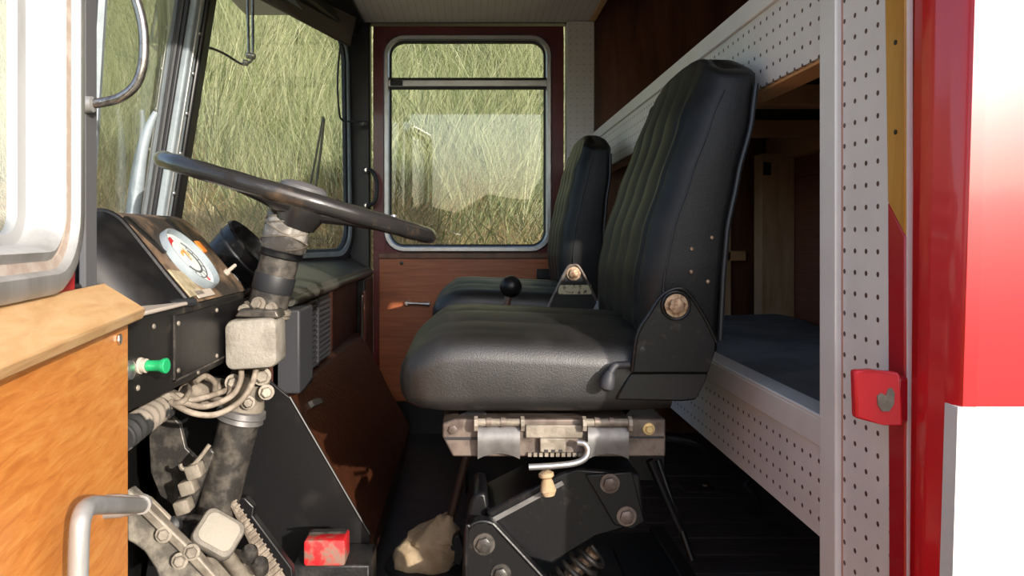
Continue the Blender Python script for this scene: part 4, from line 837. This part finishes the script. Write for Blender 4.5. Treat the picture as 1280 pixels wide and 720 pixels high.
def blades(name, ntuft, per, region, hmin, hmax, pal, wid, label, spread=.16, lean=(.15, .6), wind=(.12, 0), seed=1):
    rg = np.random.RandomState(seed); d = rg.uniform(*region, ntuft); x = rg.uniform(0, 1, ntuft) * (.82 * d + 1.2) - (.60 * d + .6)
    z = hillz(x, d); pc = np.array(pal); pick = rg.randint(0, len(pal), ntuft); hs_ = rg.uniform(hmin, hmax, ntuft)
    N = ntuft * per; T = np.repeat(np.arange(ntuft), per)
    ang = rg.uniform(0, 2 * np.pi, N); rad = np.sqrt(rg.uniform(0, 1, N)) * spread
    bx = x[T] + np.cos(ang) * rad; by = d[T] + np.sin(ang) * rad; bz = hillz(bx, by) - .03
    H = hs_[T] * rg.uniform(.55, 1.1, N); ln = rg.uniform(*lean, N); a2 = ang + rg.normal(0, .7, N)
    tw = rg.normal(0, .25, ntuft)
    dx = np.cos(a2) * ln + wind[0] + tw[T]; dy = np.sin(a2) * ln * .8 - .15 + wind[1]
    W = wid * rg.uniform(.6, 1.3, N); segs = 3; pts = np.zeros((N, 2 * segs + 1, 3))
    wa = rg.uniform(-.5, .5, N); wx, wy = np.cos(wa), np.sin(wa)
    for k in range(segs):
        t = k / segs; cx = bx + dx * H * t ** 1.7; cy = by + dy * H * t ** 1.7; cz = bz + H * (t - .18 * t * t * ln)
        ww_ = W * (1 - .35 * t)
        pts[:, 2 * k] = np.stack([cx - wx * ww_, cy - wy * ww_, cz], -1); pts[:, 2 * k + 1] = np.stack([cx + wx * ww_, cy + wy * ww_, cz], -1)
    pts[:, -1] = np.stack([bx + dx * H, by + dy * H, bz + H * (1 - .18 * ln)], -1)
    nv = 2 * segs + 1; base = (np.arange(N) * nv)[:, None]
    quads = np.concatenate([base + np.array([2 * k, 2 * k + 1, 2 * k + 3, 2 * k + 2]) for k in range(segs - 1)], 1).reshape(N, segs - 1, 4)
    tris = base + np.array([2 * segs - 2, 2 * segs - 1, 2 * segs])
    me = bpy.data.meshes.new(name)
    nq = N * (segs - 1); loops = np.concatenate([quads.reshape(-1), tris.reshape(-1)])
    me.vertices.add(N * nv); me.vertices.foreach_set('co', pts.reshape(-1)); me.loops.add(len(loops)); me.loops.foreach_set('vertex_index', loops.astype(np.int32))
    me.polygons.add(nq + N); ls = np.concatenate([np.arange(nq) * 4, nq * 4 + np.arange(N) * 3]).astype(np.int32); me.polygons.foreach_set('loop_start', ls)
    me.update(calc_edges=True); me.validate()
    col = pc[pick][T] * rg.uniform(.7, 1.3, N)[:, None]; mixp = pc[rg.randint(0, len(pal), N)]; col = col * .65 + mixp * .35
    ca_ = me.color_attributes.new('Col', 'FLOAT_COLOR', 'POINT'); cc = np.ones((N, nv, 4)); cc[:, :, :3] = col[:, None, :]; ca_.data.foreach_set('color', cc.reshape(-1))
    me.materials.append(m_grass); o = bpy.data.objects.new(name, me); COL.objects.link(o); tag(o, label, 'grass'); o['kind'] = 'stuff'; return o
m_grass, t_, b_ = nodes_mat('grass_blades'); at_ = t_.nodes.new('ShaderNodeAttribute'); at_.attribute_name = 'Col'
t_.links.new(at_.outputs['Color'], b_.inputs['Base Color']); b_.inputs['Roughness'].default_value = .7; b_.inputs['Specular IOR Level'].default_value = .2
blades('tall_grass', 4900, 36, (5.9, 11.8), .40, 1.10, [(.27, .30, .13), (.38, .40, .21), (.15, .19, .07), (.52, .51, .32), (.05, .08, .025)], .0026, 'tall pale green wispy grass covering the steep bank', .20, (.1, .5), (.10, 0), 3)
blades('dry_grass', 2400, 34, (4.3, 6.8), .20, .55, [(.44, .34, .17), (.34, .23, .10), (.22, .13, .06), (.50, .42, .24), (.14, .15, .05)], .0032, 'shorter straw brown dry grass at the foot of the bank', .22, (.3, 1.1), (.0, 0), 5)
blades('dark_scrub', 420, 60, (5.6, 11.0), .25, .75, [(.07, .10, .03), (.10, .12, .045), (.14, .11, .055)], .005, 'dark green scrub showing through the tall grass', .35, (.2, .8), (.0, 0), 9)
# bank behind the viewer, mirrored in the far window
bb = MB(); gx = np.linspace(-30, 30, 60); rows = []
for (yy, zz) in ((-12, GZ), (-14, -.4), (-16, .6), (-19, 1.1), (-24, .2)):
    rows.append([V((x_, yy + .6 * math.sin(x_ * .7), zz + (.25 * math.sin(x_ * 1.3 + yy) + .15 * math.sin(x_ * 3.1)) * (zz > GZ))) for x_ in gx])
bb.loft(rows, cap=False, closed=False); struct(tag(bb.build('hedge_bank', M('hedge_green', (.16, .17, .07), .95, c2=(.28, .26, .13), scale=1.5, bmp=.1, bscale=6), ang=180), 'low green bank across the yard, mirrored in the door glass', 'bank'))
